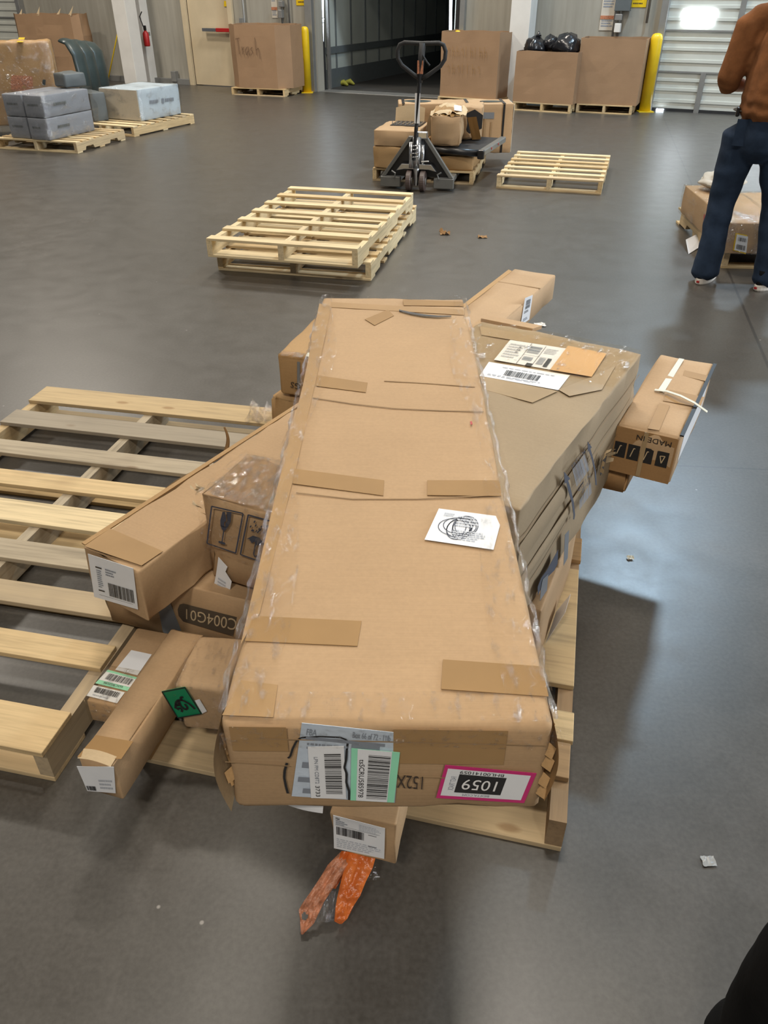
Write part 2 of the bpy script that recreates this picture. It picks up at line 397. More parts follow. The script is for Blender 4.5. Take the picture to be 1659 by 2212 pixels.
class Sheet:                                  # a flat piece with its own u,v, on which print is laid
    def __init__(s, quad, nrm): s.c = [V(p) for p in quad]; s.n = V(nrm)
    def at(s, u, v, k=0.0):
        a, b, c, d = s.c
        return a*(1-u)*(1-v) + b*u*(1-v) + c*u*v + d*(1-u)*v + s.n*k
    def rects(s, name, rs, mat, parent, k=.0012):
        mb = MB()
        for u0, v0, u1, v1 in rs:
            mb.add([s.at(u0, v0, k), s.at(u1, v0, k), s.at(u1, v1, k), s.at(u0, v1, k)], [(0, 1, 2, 3)])
        return mb.build(name, mat, parent)
    def text(s, txt, box, mat, parent, k=.0014, name='lettering'):
        vs, fs = text_geo(txt); u0, v0, u1, v1 = box
        mb = MB(); mb.add([s.at(u0+(u1-u0)*x, v0+(v1-v0)*y, k) for x, y in vs], fs)
        return mb.build(name, mat, parent)
    def bars(s, box, mat, parent, seed=1, n=38, vertical=True, name='barcode'):
        rnd = random.Random(seed); u0, v0, u1, v1 = box; x = 0; rs = []
        ws = []
        for i in range(n): ws.append((rnd.choice((1, 1, 2, 3)), rnd.choice((1, 1, 2, 2))))
        tot = sum(a+b for a, b in ws)
        for a, b in ws:
            f0, f1 = x/tot, (x+a)/tot; x += a+b
            rs.append((u0+(u1-u0)*f0, v0, u0+(u1-u0)*f1, v1) if vertical else (u0, v0+(v1-v0)*f0, u1, v0+(v1-v0)*f1))
        return s.rects(name, rs, mat, parent)
    def lines(s, name, polylines, w, mat, parent, k=.0016):
        mb = MB()
        for pl in polylines:
            for (a, b), (c, d) in zip(pl[:-1], pl[1:]):
                p, q = s.at(a, b, k), s.at(c, d, k); t = (q-p)
                if t.length < 1e-7: continue
                e = t.normalized().cross(s.n)*w/2
                mb.add([p-e, q-e, q+e, p+e], [(0, 1, 2, 3)])
        return mb.build(name, mat, parent)
    def para(s, box, mat, parent, rows=4, seed=0, name='small_print', fill=.55):
        rnd = random.Random(seed); u0, v0, u1, v1 = box; rs = []
        for r in range(rows):
            y1 = v1-(v1-v0)*r/rows; y0 = y1-(v1-v0)/rows*fill; x = u0; end = u1-(u1-u0)*rnd.random()*.35
            while x < end:
                w = (u1-u0)*rnd.uniform(.04, .14); rs.append((x, y0, min(x+w, end), y1)); x += w+(u1-u0)*.025
        return s.rects(name, rs, mat, parent)
def sticker(c, face, px, mat, name='label', off=.003, parent=None):
    o = c.plate(name, face, px, mat, off, parent)
    return o, Sheet(c.q(face, px, off+.0007), c.nrm(face))
def tapes(c, face, quads, mat, name='packing_tape', off=.0022):
    for i, q in enumerate(quads): c.plate(name, face, q, mat, off+.0004*(i % 3))
# ================================================================== the setting
WX = V((.9057, -.4240, 0)).normalized(); WY = V((-WX.y, WX.x, 0))
WM = Matrix(((WX.x, WY.x, 0, -3.628), (WX.y, WY.y, 0, 17.129), (0, 0, 1, 0), (0, 0, 0, 1)))
def wp(px, py, t=0.0):
    p = hit(WM, px, py, 1, -t); return p.x, p.z
def ws(px, t=0.0, py=None):
    # along-wall position of something standing on the floor line at this column
    y = py if py is not None else 184+(px-429)*.0547
    return wp(px, y, t)[0]
def wbuild(mb, name, mat, **k):
    return mb.build(name, mat, None, M=WM.copy(), **k)
struct(MB().add([(-30, -12, 0), (30, -12, 0), (30, 34, 0), (-30, 34, 0)], [(0, 1, 2, 3)]).build('floor', M['floor']))
S_DL0, S_DL1 = ws(-230), ws(84)
S_C0, S_C1 = ws(424), ws(510)
S_O0, S_O1 = ws(688), ws(986)
S_R0 = ws(1404); S_R1 = S_R0 + 2.75
ZT = 8.6; DH = 2.8
segs = [(-16, S_DL0, 0, ZT), (S_DL0, S_DL1, DH, ZT), (S_DL1, S_C0, 0, ZT), (S_C0, S_C1, 2.15, ZT), (S_C1, S_O0, 0, ZT), (S_O0, S_O1, DH, ZT), (S_O1, S_R0, 0, ZT), (S_R0, S_R1, DH, ZT), (S_R1, 20, 0, ZT)]
mb = MB()
for a, b, z0, z1 in segs: mb.box(((a+b)/2, .12, (z0+z1)/2), (b-a, .24, z1-z0))
struct(wbuild(mb, 'wall_back', M['wall']))
struct(MB().add([(-24, -12, ZT), (26, -12, ZT), (26, 24, ZT), (-24, 24, ZT)], [(0, 1, 2, 3)]).build('ceiling', M['white_paint']))

# columns against the wall
def wall_box(name, x0, x1, t0, t1, z0, z1, mat, parent=None, bevel=.004, M_=None):
    o = MB().box(((x0+x1)/2, -(t0+t1)/2, (z0+z1)/2), (x1-x0, t1-t0, z1-z0)).build(name, mat, parent, bevel=bevel)
    o.matrix_basis = WM if parent is None else Matrix()
    return o
x = ws(301, .55, 172); o = struct(wall_box('column_left', x-.15, x+.15, .5, .8, 0, ZT, M['white_paint']))
x = ws(322, .1, 175); o = struct(wall_box('column_rear', x-.12, x+.14, .0, .22, 0, ZT, M['white_paint']))
x = ws(1112, .35); o = struct(wall_box('column_right', x-.17, x+.14, .05, .4, 0, ZT, M['white_paint']))
# curb along the wall left of the cream door
struct(wall_box('trim_1', S_DL1+.1, S_C0-.1, 0, .09, 0, .10, M['grey_metal']))

# sectional dock doors
def dock_door(name, x0, x1, stiles_low, stiles_up, panes):
    mb = MB(); ph = .53; nP = 6
    for i in range(nP):
        z0 = i*ph
        mb.box(((x0+x1)/2, .02, z0+ph/2), (x1-x0, .05, ph-.012))
        for k in (.27, .56, .8):
            mb.box(((x0+x1)/2, -.012, z0+ph*k), (x1-x0, .018, .045))
    d = wbuild(mb, name, M['white_paint2'], bevel=.004); struct(d)
    for xs, z0, z1 in stiles_low+stiles_up:
        MB().box((xs, -.028, (z0+z1)/2), (.075, .03, z1-z0)).build('stile', M['grey_metal'], d)
    MB().box(((x0+x1)/2, -.022, ph), (x1-x0, .02, .022)).build('joint_strip', M['grey_metal'], d)
    MB().box(((x0+x1)/2, -.022, 2*ph), (x1-x0, .02, .022)).build('joint_strip', M['grey_metal'], d)
    MB().box(((x0+x1)/2, .0, .02), (x1-x0, .06, .04)).build('bottom_seal', M['rubber'], d)
    for (a, b, z0, z1) in panes:
        w = MB().box(((a+b)/2, -.03, (z0+z1)/2), (b-a, .012, z1-z0)).build('window_pane', M['pane'], d, bevel=.02)
    return d
xs1 = wp(1512, 200)[0]; xs2 = wp(1596, 60)[0]
a0, zA = wp(1474, 52); a1, zB = wp(1546, 22)
b0 = wp(1650, 45)[0]
dock_door('door_1', S_R0, S_R1, [(xs1, 0, .53)], [(xs2, .53, 2.6)], [(a0, a1, zA, zB), (b0, b0+.62, zA, zB)])
dock_door('door_2', S_DL0, S_DL1, [(S_DL0+1.0, 0, .53)], [(S_DL0+1.6, .53, 2.6)], [])
for xx, nm in ((S_R0, 'trim_2'), (S_R1, 'trim_3'), (S_DL1, 'trim_4')):
    struct(wall_box(nm, xx-.07, xx+.03, 0, .14, 0, 3.0, M['grey_metal']))
# a crack of daylight beneath the right-hand dock door
struct(wall_box('trim_5', wp(1418, 238)[0], wp(1434, 239)[0], .03, .06, 0.004, .03, M['sky']))
# cream personnel door
d = struct(wall_box('door_3', S_C0, S_C1, -.06, -.01, 0.01, 2.13, M['cream']))
fx = MB(); fx.box((S_C0-.05, -.01, 1.08), (.1, .1, 2.16)); fx.box((S_C1+.05, -.01, 1.08), (.1, .1, 2.16)); fx.box(((S_C0+S_C1)/2, -.01, 2.2), (S_C1-S_C0+.2, .1, .1))
fx.build('door_frame', M['cream'], d, bevel=.004)
pa, pz = wp(437, 64, .08); pb = wp(467, 67, .08)[0]; pc, pz2 = wp(497, 70, .08)
MB().box(((pa+pb)/2, -.07, pz), (pb-pa, .05, .055)).build('push_bar', M['steel'], d, bevel=.006)
MB().box(((pb+pc)/2, -.07, pz), (pc-pb, .055, .06)).build('push_bar_cover', M['red'], d, bevel=.006)
lx, lz = wp(503, 60, .06); MB().tube([(lx, -.0, lz), (lx, -.09, lz)], .03, 12).build('latch', M['steel'], d)
q = [wp(484, 14, .0), wp(493, 14, .0), wp(493, 2, .0), wp(484, 2, .0)]
MB().quadplate([(a, -.0, b) for a, b in q], (0, -1, 0), .004).build('yellow_sticker', M['yellow'], d)

# ---- trailer backed up to the open dock
tx0, tx1 = ws(703, -.4, 196)+.02, ws(974, -.4, 207)
mb = MB(); TD = 13.0; Y0 = .42
mb.box((tx0-.03, Y0+TD/2, 1.35), (.06, TD, 2.7)); mb.box((tx1+.03, Y0+TD/2, 1.35), (.06, TD, 2.7))
mb.box(((tx0+tx1)/2, Y0+TD/2, 2.73), (tx1-tx0+.12, TD, .06)); mb.box(((tx0+tx1)/2, Y0+TD, 1.35), (tx1-tx0, .06, 2.7))
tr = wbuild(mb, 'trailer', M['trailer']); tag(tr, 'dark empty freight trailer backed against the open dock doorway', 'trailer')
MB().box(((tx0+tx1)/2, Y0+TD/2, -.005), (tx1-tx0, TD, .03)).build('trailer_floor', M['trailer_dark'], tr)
for sx, x in ((1, tx0+.012), (-1, tx1-.012)):
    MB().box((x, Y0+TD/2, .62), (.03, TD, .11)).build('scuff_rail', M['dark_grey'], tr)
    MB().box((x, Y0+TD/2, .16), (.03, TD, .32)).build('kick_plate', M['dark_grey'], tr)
    pm = MB()
    for k in range(20): pm.box((x, Y0+.4+k*.62, 1.35), (.022, .03, 2.6))
    pm.build('wall_posts', M['dark_grey'], tr)
MB().box((tx0+.06, Y0+.02, 1.35), (.05, .06, 2.7)).build('door_edge', M['grey_metal'], tr)
struct(wall_box('trim_6', S_O0-.02, S_O1+.02, -.42, -.02, -.04, .006, M['grey_metal']))        # dock plate
# daylight showing between the trailer and the dock seal
def gap(nm, pxs, t=-.3):
    mb = MB()
    for (p0, p1, p2, p3) in pxs:
        mb.add([(wp(*p, t)[0], -t, wp(*p, t)[1]) for p in (p0, p1, p2, p3)], [(0, 1, 2, 3)])
    return struct(wbuild(mb, nm, M['sky']))
gL = [((691, 38), (699, 38), (701, -300), (689, -300)), ((692, 48), (699, 48), (700, 40), (690, 40)), ((690.5, 98), (699, 98), (699, 50), (690.5, 50)), ((693, 105), (697, 105), (698, 99), (692, 99)),
      ((691.5, 165), (698, 165), (699, 110), (691, 110)), ((693, 192), (696.5, 192), (698, 174), (692, 174))]
gap('trim_7', gL)
gap('trim_8', [((970, 84), (975.5, 84), (982, -300), (973, -300))])
struct(wall_box('trim_9', S_O0-.16, S_O0-.02, .0, .1, 0, 3.0, M['grey_metal'])); struct(wall_box('trim_10', S_O1+.02, S_O1+.1, .0, .1, 0, 3.0, M['grey_metal']))
# dark seal curtains either side of the opening
struct(wall_box('trim_11', S_O0-.02, ws(690, -.2), -.36, -.1, 0, 2.8, M['rubber'])); struct(wall_box('trim_12', ws(981, -.2, 200), S_O1+.02, -.36, -.1, 0, 2.8, M['rubber']))
# scraps left on the trailer floor
for i, (px, py) in enumerate(((738, 182), (752, 184))):
    x, z = wp(px, 190, -.9-.2*i); 
    mb = MB(); mb.tube([(x-.12, .9+.2*i, .04), (x, 1.0+.2*i, .07), (x+.12, .92+.2*i, .035)], [.03, .05, .02], 8)
    o = wbuild(mb, 'crumpled_glove', M['glove'], smooth=True); tag(o, ('yellow crumpled scrap just inside the trailer by its left wall', 'yellow crumpled scrap deeper in the trailer than the other one')[i], 'scrap', 'scraps in the trailer')

# ---- things fixed to the wall
def bollard(loc, h, label, r=.085):
    t = empty('safety_bollard', Matrix.Translation(loc), label, 'bollard', 'yellow bollards by the dock doors')
    prof = [(r, 0), (r, h-.08), (r*.94, h-.045), (r*.75, h-.015), (r*.4, h-.002), (.004, h)]
    mb = MB(); mb.ring([[(a*math.cos(2*math.pi*k/24), a*math.sin(2*math.pi*k/24), z) for k in range(24)] for a, z in prof])
    mb.build('post', M['yellow'], t, smooth=True)
    MB().box((0, 0, .006), (r*2.7, r*2.7, .012)).build('base_plate', M['yellow'], t)
    return t
p = gp(664.5, 200); bollard(p, 1.02, 'yellow bollard between the trash bin and the open trailer dock', .075)
p = gp(1392, 241); bollard(p, 1.03, 'yellow bollard beside the tall closed bin and the white dock door', .085)
q = WM @ V((ws(984, .22), -.22, 0)); bollard(q, 1.02, 'yellow bollard top peeking over the tall bin right of the trailer', .085)
q = WM @ V((ws(75, .35), -.35, 0)); bollard(q, 1.08, 'yellow bollard at far left behind the torn bulk bin', .085)

def wthing(name, label, cat, x, z, t=0.0, group=None):
    return empty(name, WM @ Matrix.Translation((x, -t, z)), label, cat, group)
def rectpx(x0, y0, x1, y1, t=.01):
    a, zt = wp(x0, y0, t); b, zb = wp(x1, y1, t); return a, b, zb, zt
# notices
def notice(px, label, bars_):
    a, b, z0, z1 = rectpx(*px)
    n = wthing('wall_notice', label, 'notice', (a+b)/2, z0, .005, 'paper notices beside the docks')
    w, h = b-a, z1-z0
    MB().box((0, 0, h/2), (w, .006, h)).build('sheet', M['mail_cream'], n)
    MB().box((0, -.005, h*bars_), (w, .006, .045)).build('red_band', M['orange_pale'], n)
    s = Sheet([(-w/2, -.0035, 0), (w/2, -.0035, 0), (w/2, -.0035, h), (-w/2, -.0035, h)], (0, -1, 0))
    s.para((.1, .5, .9, .93), M['grey_print'], n, 7, 3); s.para((.1, .06, .9, .24), M['grey_print'], n, 3, 4)
notice((583, -30, 600, 39), 'cream paper notice with red band left of the open trailer dock', .3)
notice((1306, -30, 1325, 66), 'cream paper notice with red band left of the white dock door', .3)
def caution(px, label):
    a, b, z0, z1 = rectpx(*px); w, h = b-a, z1-z0
    n = wthing('caution_sign', label, 'sign', (a+b)/2, z0, .005, 'yellow caution signs')
    MB().box((0, 0, h/2), (w, .006, h)).build('plate', M['yellow'], n, bevel=.002)
    s = Sheet([(-w/2, -.0035, 0), (w/2, -.0035, 0), (w/2, -.0035, h), (-w/2, -.0035, h)], (0, -1, 0))
    s.para((.18, .12, .82, .25), M['dark_brown'], n, 1, 3, 'lettering'); s.para((.14, .34, .86, .47), M['dark_brown'], n, 1, 5, 'lettering'); s.para((.12, .55, .88, .9), M['dark_brown'], n, 2, 6, 'lettering')
caution((638, -24, 664, 12), 'small yellow caution sign on the wall above the trash bin bollard')
caution((1366, -24, 1395, 16), 'small yellow caution sign beside the white dock door')
# conduits and switch boxes
def conduit(px, label, boxes, bend=None, r=.018, t=.05):
    (x0, y0), (x1, y1) = px
    a, z1 = wp(x0, y0, t); b, z0 = wp(x1, y1, t)
    c = wthing('electrical_conduit', label, 'conduit', a, z0, t, 'conduits on the back wall')
    pts = [(0, 0, max(z1-z0, 0)+1.6), (0, 0, 0)]
    if bend: pts += [(.03, 0, -.06), (bend[0], 0, bend[1])]
    MB().tube(pts, r, 10).build('pipe', M['grey_metal'], c, smooth=True)
    for (bx0, by0, bx1, by1, m) in boxes:
        u0, u1, w0, w1 = rectpx(bx0, by0, bx1, by1, t)
        MB().box(((u0+u1)/2-a, -.02, (w0+w1)/2-z0), (u1-u0, .09, w1-w0)).build('switch_box', M[m], c, bevel=.006)
conduit(((524, 0), (524, 48)), 'grey conduit with junction box right of the cream door', [(520, 38, 529, 51, 'grey_metal')], (-.1, -.16))
conduit(((607, 0), (605, 120)), 'grey conduit with two switch boxes behind the trash bin', [(605, 2, 614, 15, 'grey_metal'), (604, 21, 613, 39, 'grey_metal')])
conduit(((623, 0), (622, 120)), 'plain thin grey conduit nearest the trailer dock', [])
conduit(((1334, 0), (1328, 140)), 'grey conduit with pale switch box above the tall closed bin', [(1330, 50, 1340, 70, 'white_paint'), (1331, 30, 1344, 44, 'grey_metal')])
conduit(((1345, 0), (1341, 140)), 'grey conduit with black control panel above the tall closed bin', [(1336, -30, 1362, 24, 'dark_grey')])
conduit(((1408, -20), (1404, 50)), 'short grey conduit beside the track of the white dock door', [])
# brown downpipe, yellow pole, extinguisher
a, z = wp(284, 142, .25); c = wthing('downpipe', 'dark brown downpipe on the wall left of the white column', 'pipe', a, 0, .12)
b, zb = wp(267, -10, .12)
MB().tube([(b-a, 0, zb+.6), (b-a, 0, zb), (-.02, 0, z+.1), (.0, -.02, z+.03), (.04, -.06, z-.0)], .055, 12).build('pipe', M['dark_brown'], c, smooth=True)
a, z = wp(243, 126, .3); b, zb = wp(267, 8, .1)
c = wthing('yellow_pole', 'thin yellow pole leaning on the wall behind the torn bulk bin', 'pole', a, 0, .3)
d0 = V((b-a, .2, zb-z)); MB().tube([V((0, 0, z)) - d0*(z/d0.z), V((0, 0, z))+d0*1.15], .012, 8).build('shaft', M['yellow'], c, smooth=True)
a, z = wp(318.5, 100, .30); c = wthing('fire_extinguisher', 'red fire extinguisher hung between the two white columns', 'extinguisher', a, z, .30)
MB().box((0, .055, .2), (.07, .07, .06)).build('wall_bracket', M['grey_metal'], c)
h = wp(316, 66, .32)[1]-z
MB().ring([[(r*math.cos(k*math.pi/8), r*math.sin(k*math.pi/8), zz) for k in range(16)] for r, zz in ((.05, 0), (.058, .02), (.058, h*.8), (.03, h*.95), (.02, h))]).build('cylinder', M['red'], c, smooth=True)
MB().box((0, 0, h+.04), (.05, .03, .08)).build('valve', M['black'], c); MB().tube([(0, -.03, h+.05), (-.05, -.04, h+.22), (.02, -.04, h+.3)], .01, 8).build('hose', M['black'], c)
a, z = wp(378, 178, .1); c = wthing('outlet_box', 'small grey floor-level outlet box left of the cream door', 'box', a, .05, .08)
MB().box((0, 0, .09), (.11, .1, .18)).build('body', M['grey_metal'], c, bevel=.006)

# ================================================================== pallets
def pallet(T, L, B, top, bottom, label, mat, group='wooden pallets', notch=True, broken=None, th=.016, sh=.089, sw=.038, skew=0.0, deck=None):
    t = empty('wooden_pallet', T, label, 'pallet', group)
    mats = mat if isinstance(mat, (list, tuple)) else [mat]
    rnd = random.Random(int(L*1000+B*100+len(top)))
    def nxt(): return rnd.choice(mats)
    H = 2*th+sh
    for x in (-B/2+sw/2, 0, B/2-sw/2):
        z0, z1 = th, th+sh; h = L/2
        if notch:
            n0, n1 = .16*L, .34*L; dz = .036
            pr = [(-h, z0), (-n1, z0), (-n1+.02, z0+dz), (-n0-.02, z0+dz), (-n0, z0), (n0, z0), (n0+.02, z0+dz), (n1-.02, z0+dz), (n1, z0), (h, z0), (h, z1), (-h, z1)]
        else: pr = [(-h, z0), (h, z0), (h, z1), (-h, z1)]
        mb = MB(); mb.prism([(-sw/2, y, z) for y, z in pr], (sw, 0, 0))
        # the grain runs along the stringer
        o = mb.build('stringer', nxt(), t); 
        for v in o.data.vertices: v.co = V((v.co.y, -v.co.x, v.co.z))
        o.matrix_basis = Matrix.Translation((x, 0, 0)) @ Matrix.Rotation(math.pi/2, 4, 'Z')
    for i, (y, w, *ex) in enumerate(top):
        x0, x1 = ex if ex else (-B/2, B/2)
        ext = rnd.uniform(-.006, .008)
        o = MB().box(((x0+x1)/2, 0, 0), (x1-x0+ext, w, th)).build('deck_board', M[deck[i]] if deck else nxt(), t, bevel=.002)
        o.matrix_basis = Matrix.Translation((0, -L/2+y+w/2, H-th/2)) @ Matrix.Rotation(rnd.uniform(-.008, .008)+skew, 4, 'Z')
    for y, w in bottom:
        o = MB().box((0, 0, 0), (B, w, th)).build('bottom_board', nxt(), t, bevel=.002)
        o.matrix_basis = Matrix.Translation((0, -L/2+y+w/2, th/2)) @ Matrix.Rotation(rnd.uniform(-.008, .008), 4, 'Z')
    return t
def pal_T(nr, yaw, L, B, z=0.0):              # from the near right-hand corner on the floor
    return TM(nr[0], nr[1], z, yaw) @ Matrix.Translation((-B/2, L/2, 0))
def even(n, L, w, e=0.0): return [(e+(L-w-2*e)*i/(n-1), w) for i in range(n)]
# the big empty pallet at the left
tops = [(-.01, .127), (.263, .087), (.452, .089), (.635, .094), (.821, .118), (1.026, .092), (1.221, .096), (1.443, .116), (1.652, .143)]
pallet(pal_T((-.799, 1.175), -12.1, 1.78, 1.11), 1.78, 1.11, tops, [(0, .14), (.55, .1), (.84, .1), (1.12, .1), (1.64, .14)],
       'large empty pallet of mixed boards left of the carton heap', [M['wood_mix'], M['wood_mix'], M['wood_grey'], M['wood']], notch=False, deck=['wood', 'wood', 'wood_mix', 'wood_grey', 'wood_fresh', 'wood', 'wood_grey', 'wood_grey', 'wood_mix'])
# pallet beneath the heap
TP = pal_T((.3958, .992), -13.45, 1.36, 1.04); PB = 1.04
pallet(TP, 1.36, 1.04, [(.108, .1, -.45, PB/2), (.21, .09), (.388, .49, PB/2-.36, PB/2), (.40, .1, -.52, .1), (.62, .1, -.52, .1), (.93, .12), (1.2, .14)], [(0, .13), (.6, .1), (1.22, .13)],
       'pallet with dark worn boards buried under the heap of cartons', [M['wood_brown'], M['wood_mix'], M['wood']], notch=False)
# two empty pallets stacked
pallet(pal_T((-.084, 5.027), -12.4, 1.62, 1.07), 1.62, 1.07, even(10, 1.62, .085), [(0, .12), (.4, .1), (.76, .1), (1.1, .1), (1.5, .12)], 'lower pallet of the stacked pair in mid floor', [M['wood'], M['wood_fresh'], M['wood_mix']])
pallet(pal_T((-.165, 4.90), -14.05, 1.64, 1.03, .121), 1.64, 1.03, even(7, 1.64, .082), [(0, .13), (.76, .1), (1.5, .13)], 'upper pale pallet of the stacked pair in mid floor', [M['wood_fresh'], M['wood_fresh'], M['wood']])
# lone empty pallet near the pallet jack
pallet(pal_T((2.014, 7.552), -16.5, 1.36, .98), 1.36, .98, even(7, 1.36, .085), [(0, .11), (.62, .1), (1.25, .11)], 'lone empty pallet on the floor right of the pallet jack', [M['wood_fresh'], M['wood'], M['wood_mix']])
# two at the far left
PL1 = pal_T((-3.54, 9.68), -16.7, 1.0, 1.12)
pallet(PL1, 1.0, 1.12, even(8, 1.0, .085), even(3, 1.0, .1), 'pallet under the film-wrapped grey cartons at the far left', [M['wood'], M['wood_fresh']])
PL2 = pal_T((-3.20, 10.86), -24.0, 1.30, 1.08)
pallet(PL2, 1.30, 1.08, even(8, 1.30, .09), even(3, 1.30, .1), 'pallet under the pale blue carton, behind the wrapped grey cartons', [M['wood'], M['wood_fresh']], notch=False)

# ================================================================== bulk bins by the wall
def bin_T(pl, pr, depth, zb=0.0, dx=0.0):
    a, b = gp(*pl, zb), gp(*pr, zb); d = b-a; yaw = math.degrees(math.atan2(d.y, d.x))
    return TM((a.x+b.x)/2, (a.y+b.y)/2, 0, yaw) @ Matrix.Translation((dx, depth/2, 0)), d.length
def bulk_bin(T, W, D, z0, z1, label, chamf=0.0, seed=0, mat='gaylord', wob=.01):
    t = empty('bulk_bin', T @ Matrix.Translation((0, 0, z0)), label, 'bulk bin', 'cardboard bulk bins by the wall')
    H = z1-z0; c = chamf
    out = [(-W/2+c, -D/2), (W/2-c, -D/2)] + ([(W/2, -D/2+c)] if c else []) + ([(W/2, D/2-c)] if c else []) + [(W/2-c, D/2), (-W/2+c, D/2)] + ([(-W/2, D/2-c), (-W/2, -D/2+c)] if c else [])
    # subdivide the outline so the walls can bow
    def sub(poly, inset):
        r = []; cx = V((0, 0))
        for (ax, ay), (bx, by) in zip(poly, poly[1:]+poly[:1]):
            for k in range(6): r.append(V((ax+(bx-ax)*k/6, ay+(by-ay)*k/6))*(1-inset))
        return r
    o, i = sub(out, 0), sub(out, .016)
    def lev(pts, z, s=0.0): return [V((p.x, p.y, z)) + V((p.x, p.y, 0)).normalized()*wob*fbm((p.x*2+seed, p.y*2, z*2+s)) + V((0, 0, (wob*1.2*fbm((p.x*5+seed, p.y*5, 9.0)) if z > H*.98 else 0))) for p in pts]
    rings = [lev(o, H*k/6) for k in range(7)] + [lev(i, H*k/6) for k in (6, 5, 4, 3, 2, 1)] + [lev(i, .02)]
    MB().ring(rings).build('bin_walls', M[mat], t)
    return t, H
def small_pallet(T, label, W=1.02, D=1.0):
    return pallet(T, D, W, even(7, D, .09), even(3, D, .1), label, [M['wood'], M['wood_mix']], 'wooden pallets')
def scrawl(t, quad, strokes, w=.014, mat='pencil', name='lettering'):
    s = Sheet(quad, (0, -1, 0)); s.lines(name, strokes, w, M[mat], t, .012)
T, Wd = bin_T((501, 205), (616, 210), .9)
small_pallet(T, 'pallet under the bulk bin marked trash', Wd, .9)
t, H = bulk_bin(T @ Matrix.Translation((.02, -.02, 0)), 1.16, .86, .122, 1.06, 'brown bulk bin with slumped corners marked trash beside the cream door', .2, 1)
TR = {'T': [[(0, .9), (.16, .95)], [(.08, .93), (.1, .1)]], 'r': [[(.22, .5), (.24, .1)], [(.23, .35), (.3, .48)]], 'a': [[(.42, .5), (.34, .3), (.38, .08), (.46, .3)], [(.46, .52), (.47, .08)]],
      's': [[(.62, .5), (.55, .38), (.63, .24), (.55, .08)]], 'h': [[(.74, 1.0), (.76, .08)], [(.76, .35), (.85, .45), (.88, -.12)]]}
scrawl(t, [(-.36, -.436, .48), (.14, -.436, .48), (.14, -.436, .76), (-.36, -.436, .76)], TR['T'], .011)
for k_ in 'rash': scrawl(t, [(-.36, -.436, .48), (.14, -.436, .48), (.14, -.436, .76), (-.36, -.436, .76)], TR[k_], .011)
T, Wd = bin_T((945, 226), (1068, 235), .58)
small_pallet(T, 'pallet hidden under the tall bin right of the trailer dock', Wd, .58)
t, H = bulk_bin(T, .99, .50, .122, 1.02, 'tall brown bulk bin with faint handwriting right of the trailer dock', 0, 2)
rr = random.Random(3); st = []
for j, (v0, n_) in enumerate(((.62, 9), (.12, 7))):
    for i in range(n_):
        u = .06+.86*i/(9 if j == 0 else 8); k = rr.choice((0, 1, 2))
        st.append([(u, v0+.3), (u+.008, v0)] if k else [(u, v0+.18), (u+.03, v0+.24), (u+.05, v0+.02)])
        if k == 2: st.append([(u, v0+.15), (u+.05, v0+.17), (u+.055, v0)])
scrawl(t, [(-.42, -.252, .28), (.40, -.252, .28), (.40, -.252, .74), (-.42, -.252, .74)], st, .008, 'kraft_deep')
T, Wd = bin_T((1107, 238), (1231, 246), .56)
small_pallet(T, 'pallet under the bin heaped with black bags', Wd, .56)
t, H = bulk_bin(T @ Matrix.Translation((-.0, .0, 0)), .95, .54, .122, .80, 'low brown bulk bin heaped with black bags right of the white column', 0, 3, 'gaylord')
def bin_bag(T, s, label, seed):
    mb = MB(); n, m = 22, 14; rings = []
    for j in range(m+1):
        th = math.pi*j/m; rr_ = math.sin(th); z = -math.cos(th)
        rings.append([V((rr_*math.cos(2*math.pi*k/n)*s[0], rr_*math.sin(2*math.pi*k/n)*s[1], z*s[2])) * (1+.22*fbm((rr_*math.cos(2*math.pi*k/n)*1.6+seed, rr_*math.sin(2*math.pi*k/n)*1.6, z*2))) for k in range(n)])
    o = mb.ring(rings).build('bin_bag', M['bagblack'], None, smooth=True); o.matrix_world = T; tag(o, label, 'bag', 'black bags in the bin'); return o
bin_bag(T @ Matrix.Translation((-.26, -.04, .83)), (.17, .2, .15), 'black bin bag at the left of the heaped bin', 1)
bin_bag(T @ Matrix.Translation((.22, -.04, .86)), (.2, .2, .17), 'shiny black bin bag at the right of the heaped bin', 5)
bin_bag(T @ Matrix.Translation((-.04, .02, .88)), (.12, .14, .12), 'black bin bag at the back of the heaped bin', 9)
MB().tube([(0, 0, .12), (.01, .0, .155), (.05, .01, .185)], [.025, .02, .045], 8).build('knot', M['bagblack'], bpy.data.objects['bin_bag'], smooth=True)
T, Wd = bin_T((1243, 243), (1363, 249), .7)
small_pallet(T, 'pallet under the tall closed bin beside the white dock door', Wd, .7)
t, H = bulk_bin(T @ Matrix.Translation((-.0, .0, 0)), .93, .66, .122, .97, 'tall plain brown bulk bin beside the white dock door bollard', 0, 4)
# torn bin at far left, behind the wrapped loads
T2 = WM @ Matrix.Translation((-2.62, -.70, 0)) @ Matrix.Rotation(R(7), 4, 'Z')
small_pallet(T2, 'pallet under the torn bulk bin at the far left', 1.0, .5)
t, H = bulk_bin(T2 @ Matrix.Translation((-.15, .0, 0)), 1.5, .50, .122, 1.16, 'big bulk bin with ragged torn rim at the far left wall', .12, 6, 'gaylord', .03)
for k, (x, l) in enumerate(((-.5, .08), (-.1, .12), (.35, .1), (.62, .14))):
    MB().prism([(x-.03, -.25, H-.02), (x+.04, -.25, H-.02), (x+.05+.02*k, -.22, H+l)], (0, .006, 0)).build('torn_edge', M['kraft_torn'], t)

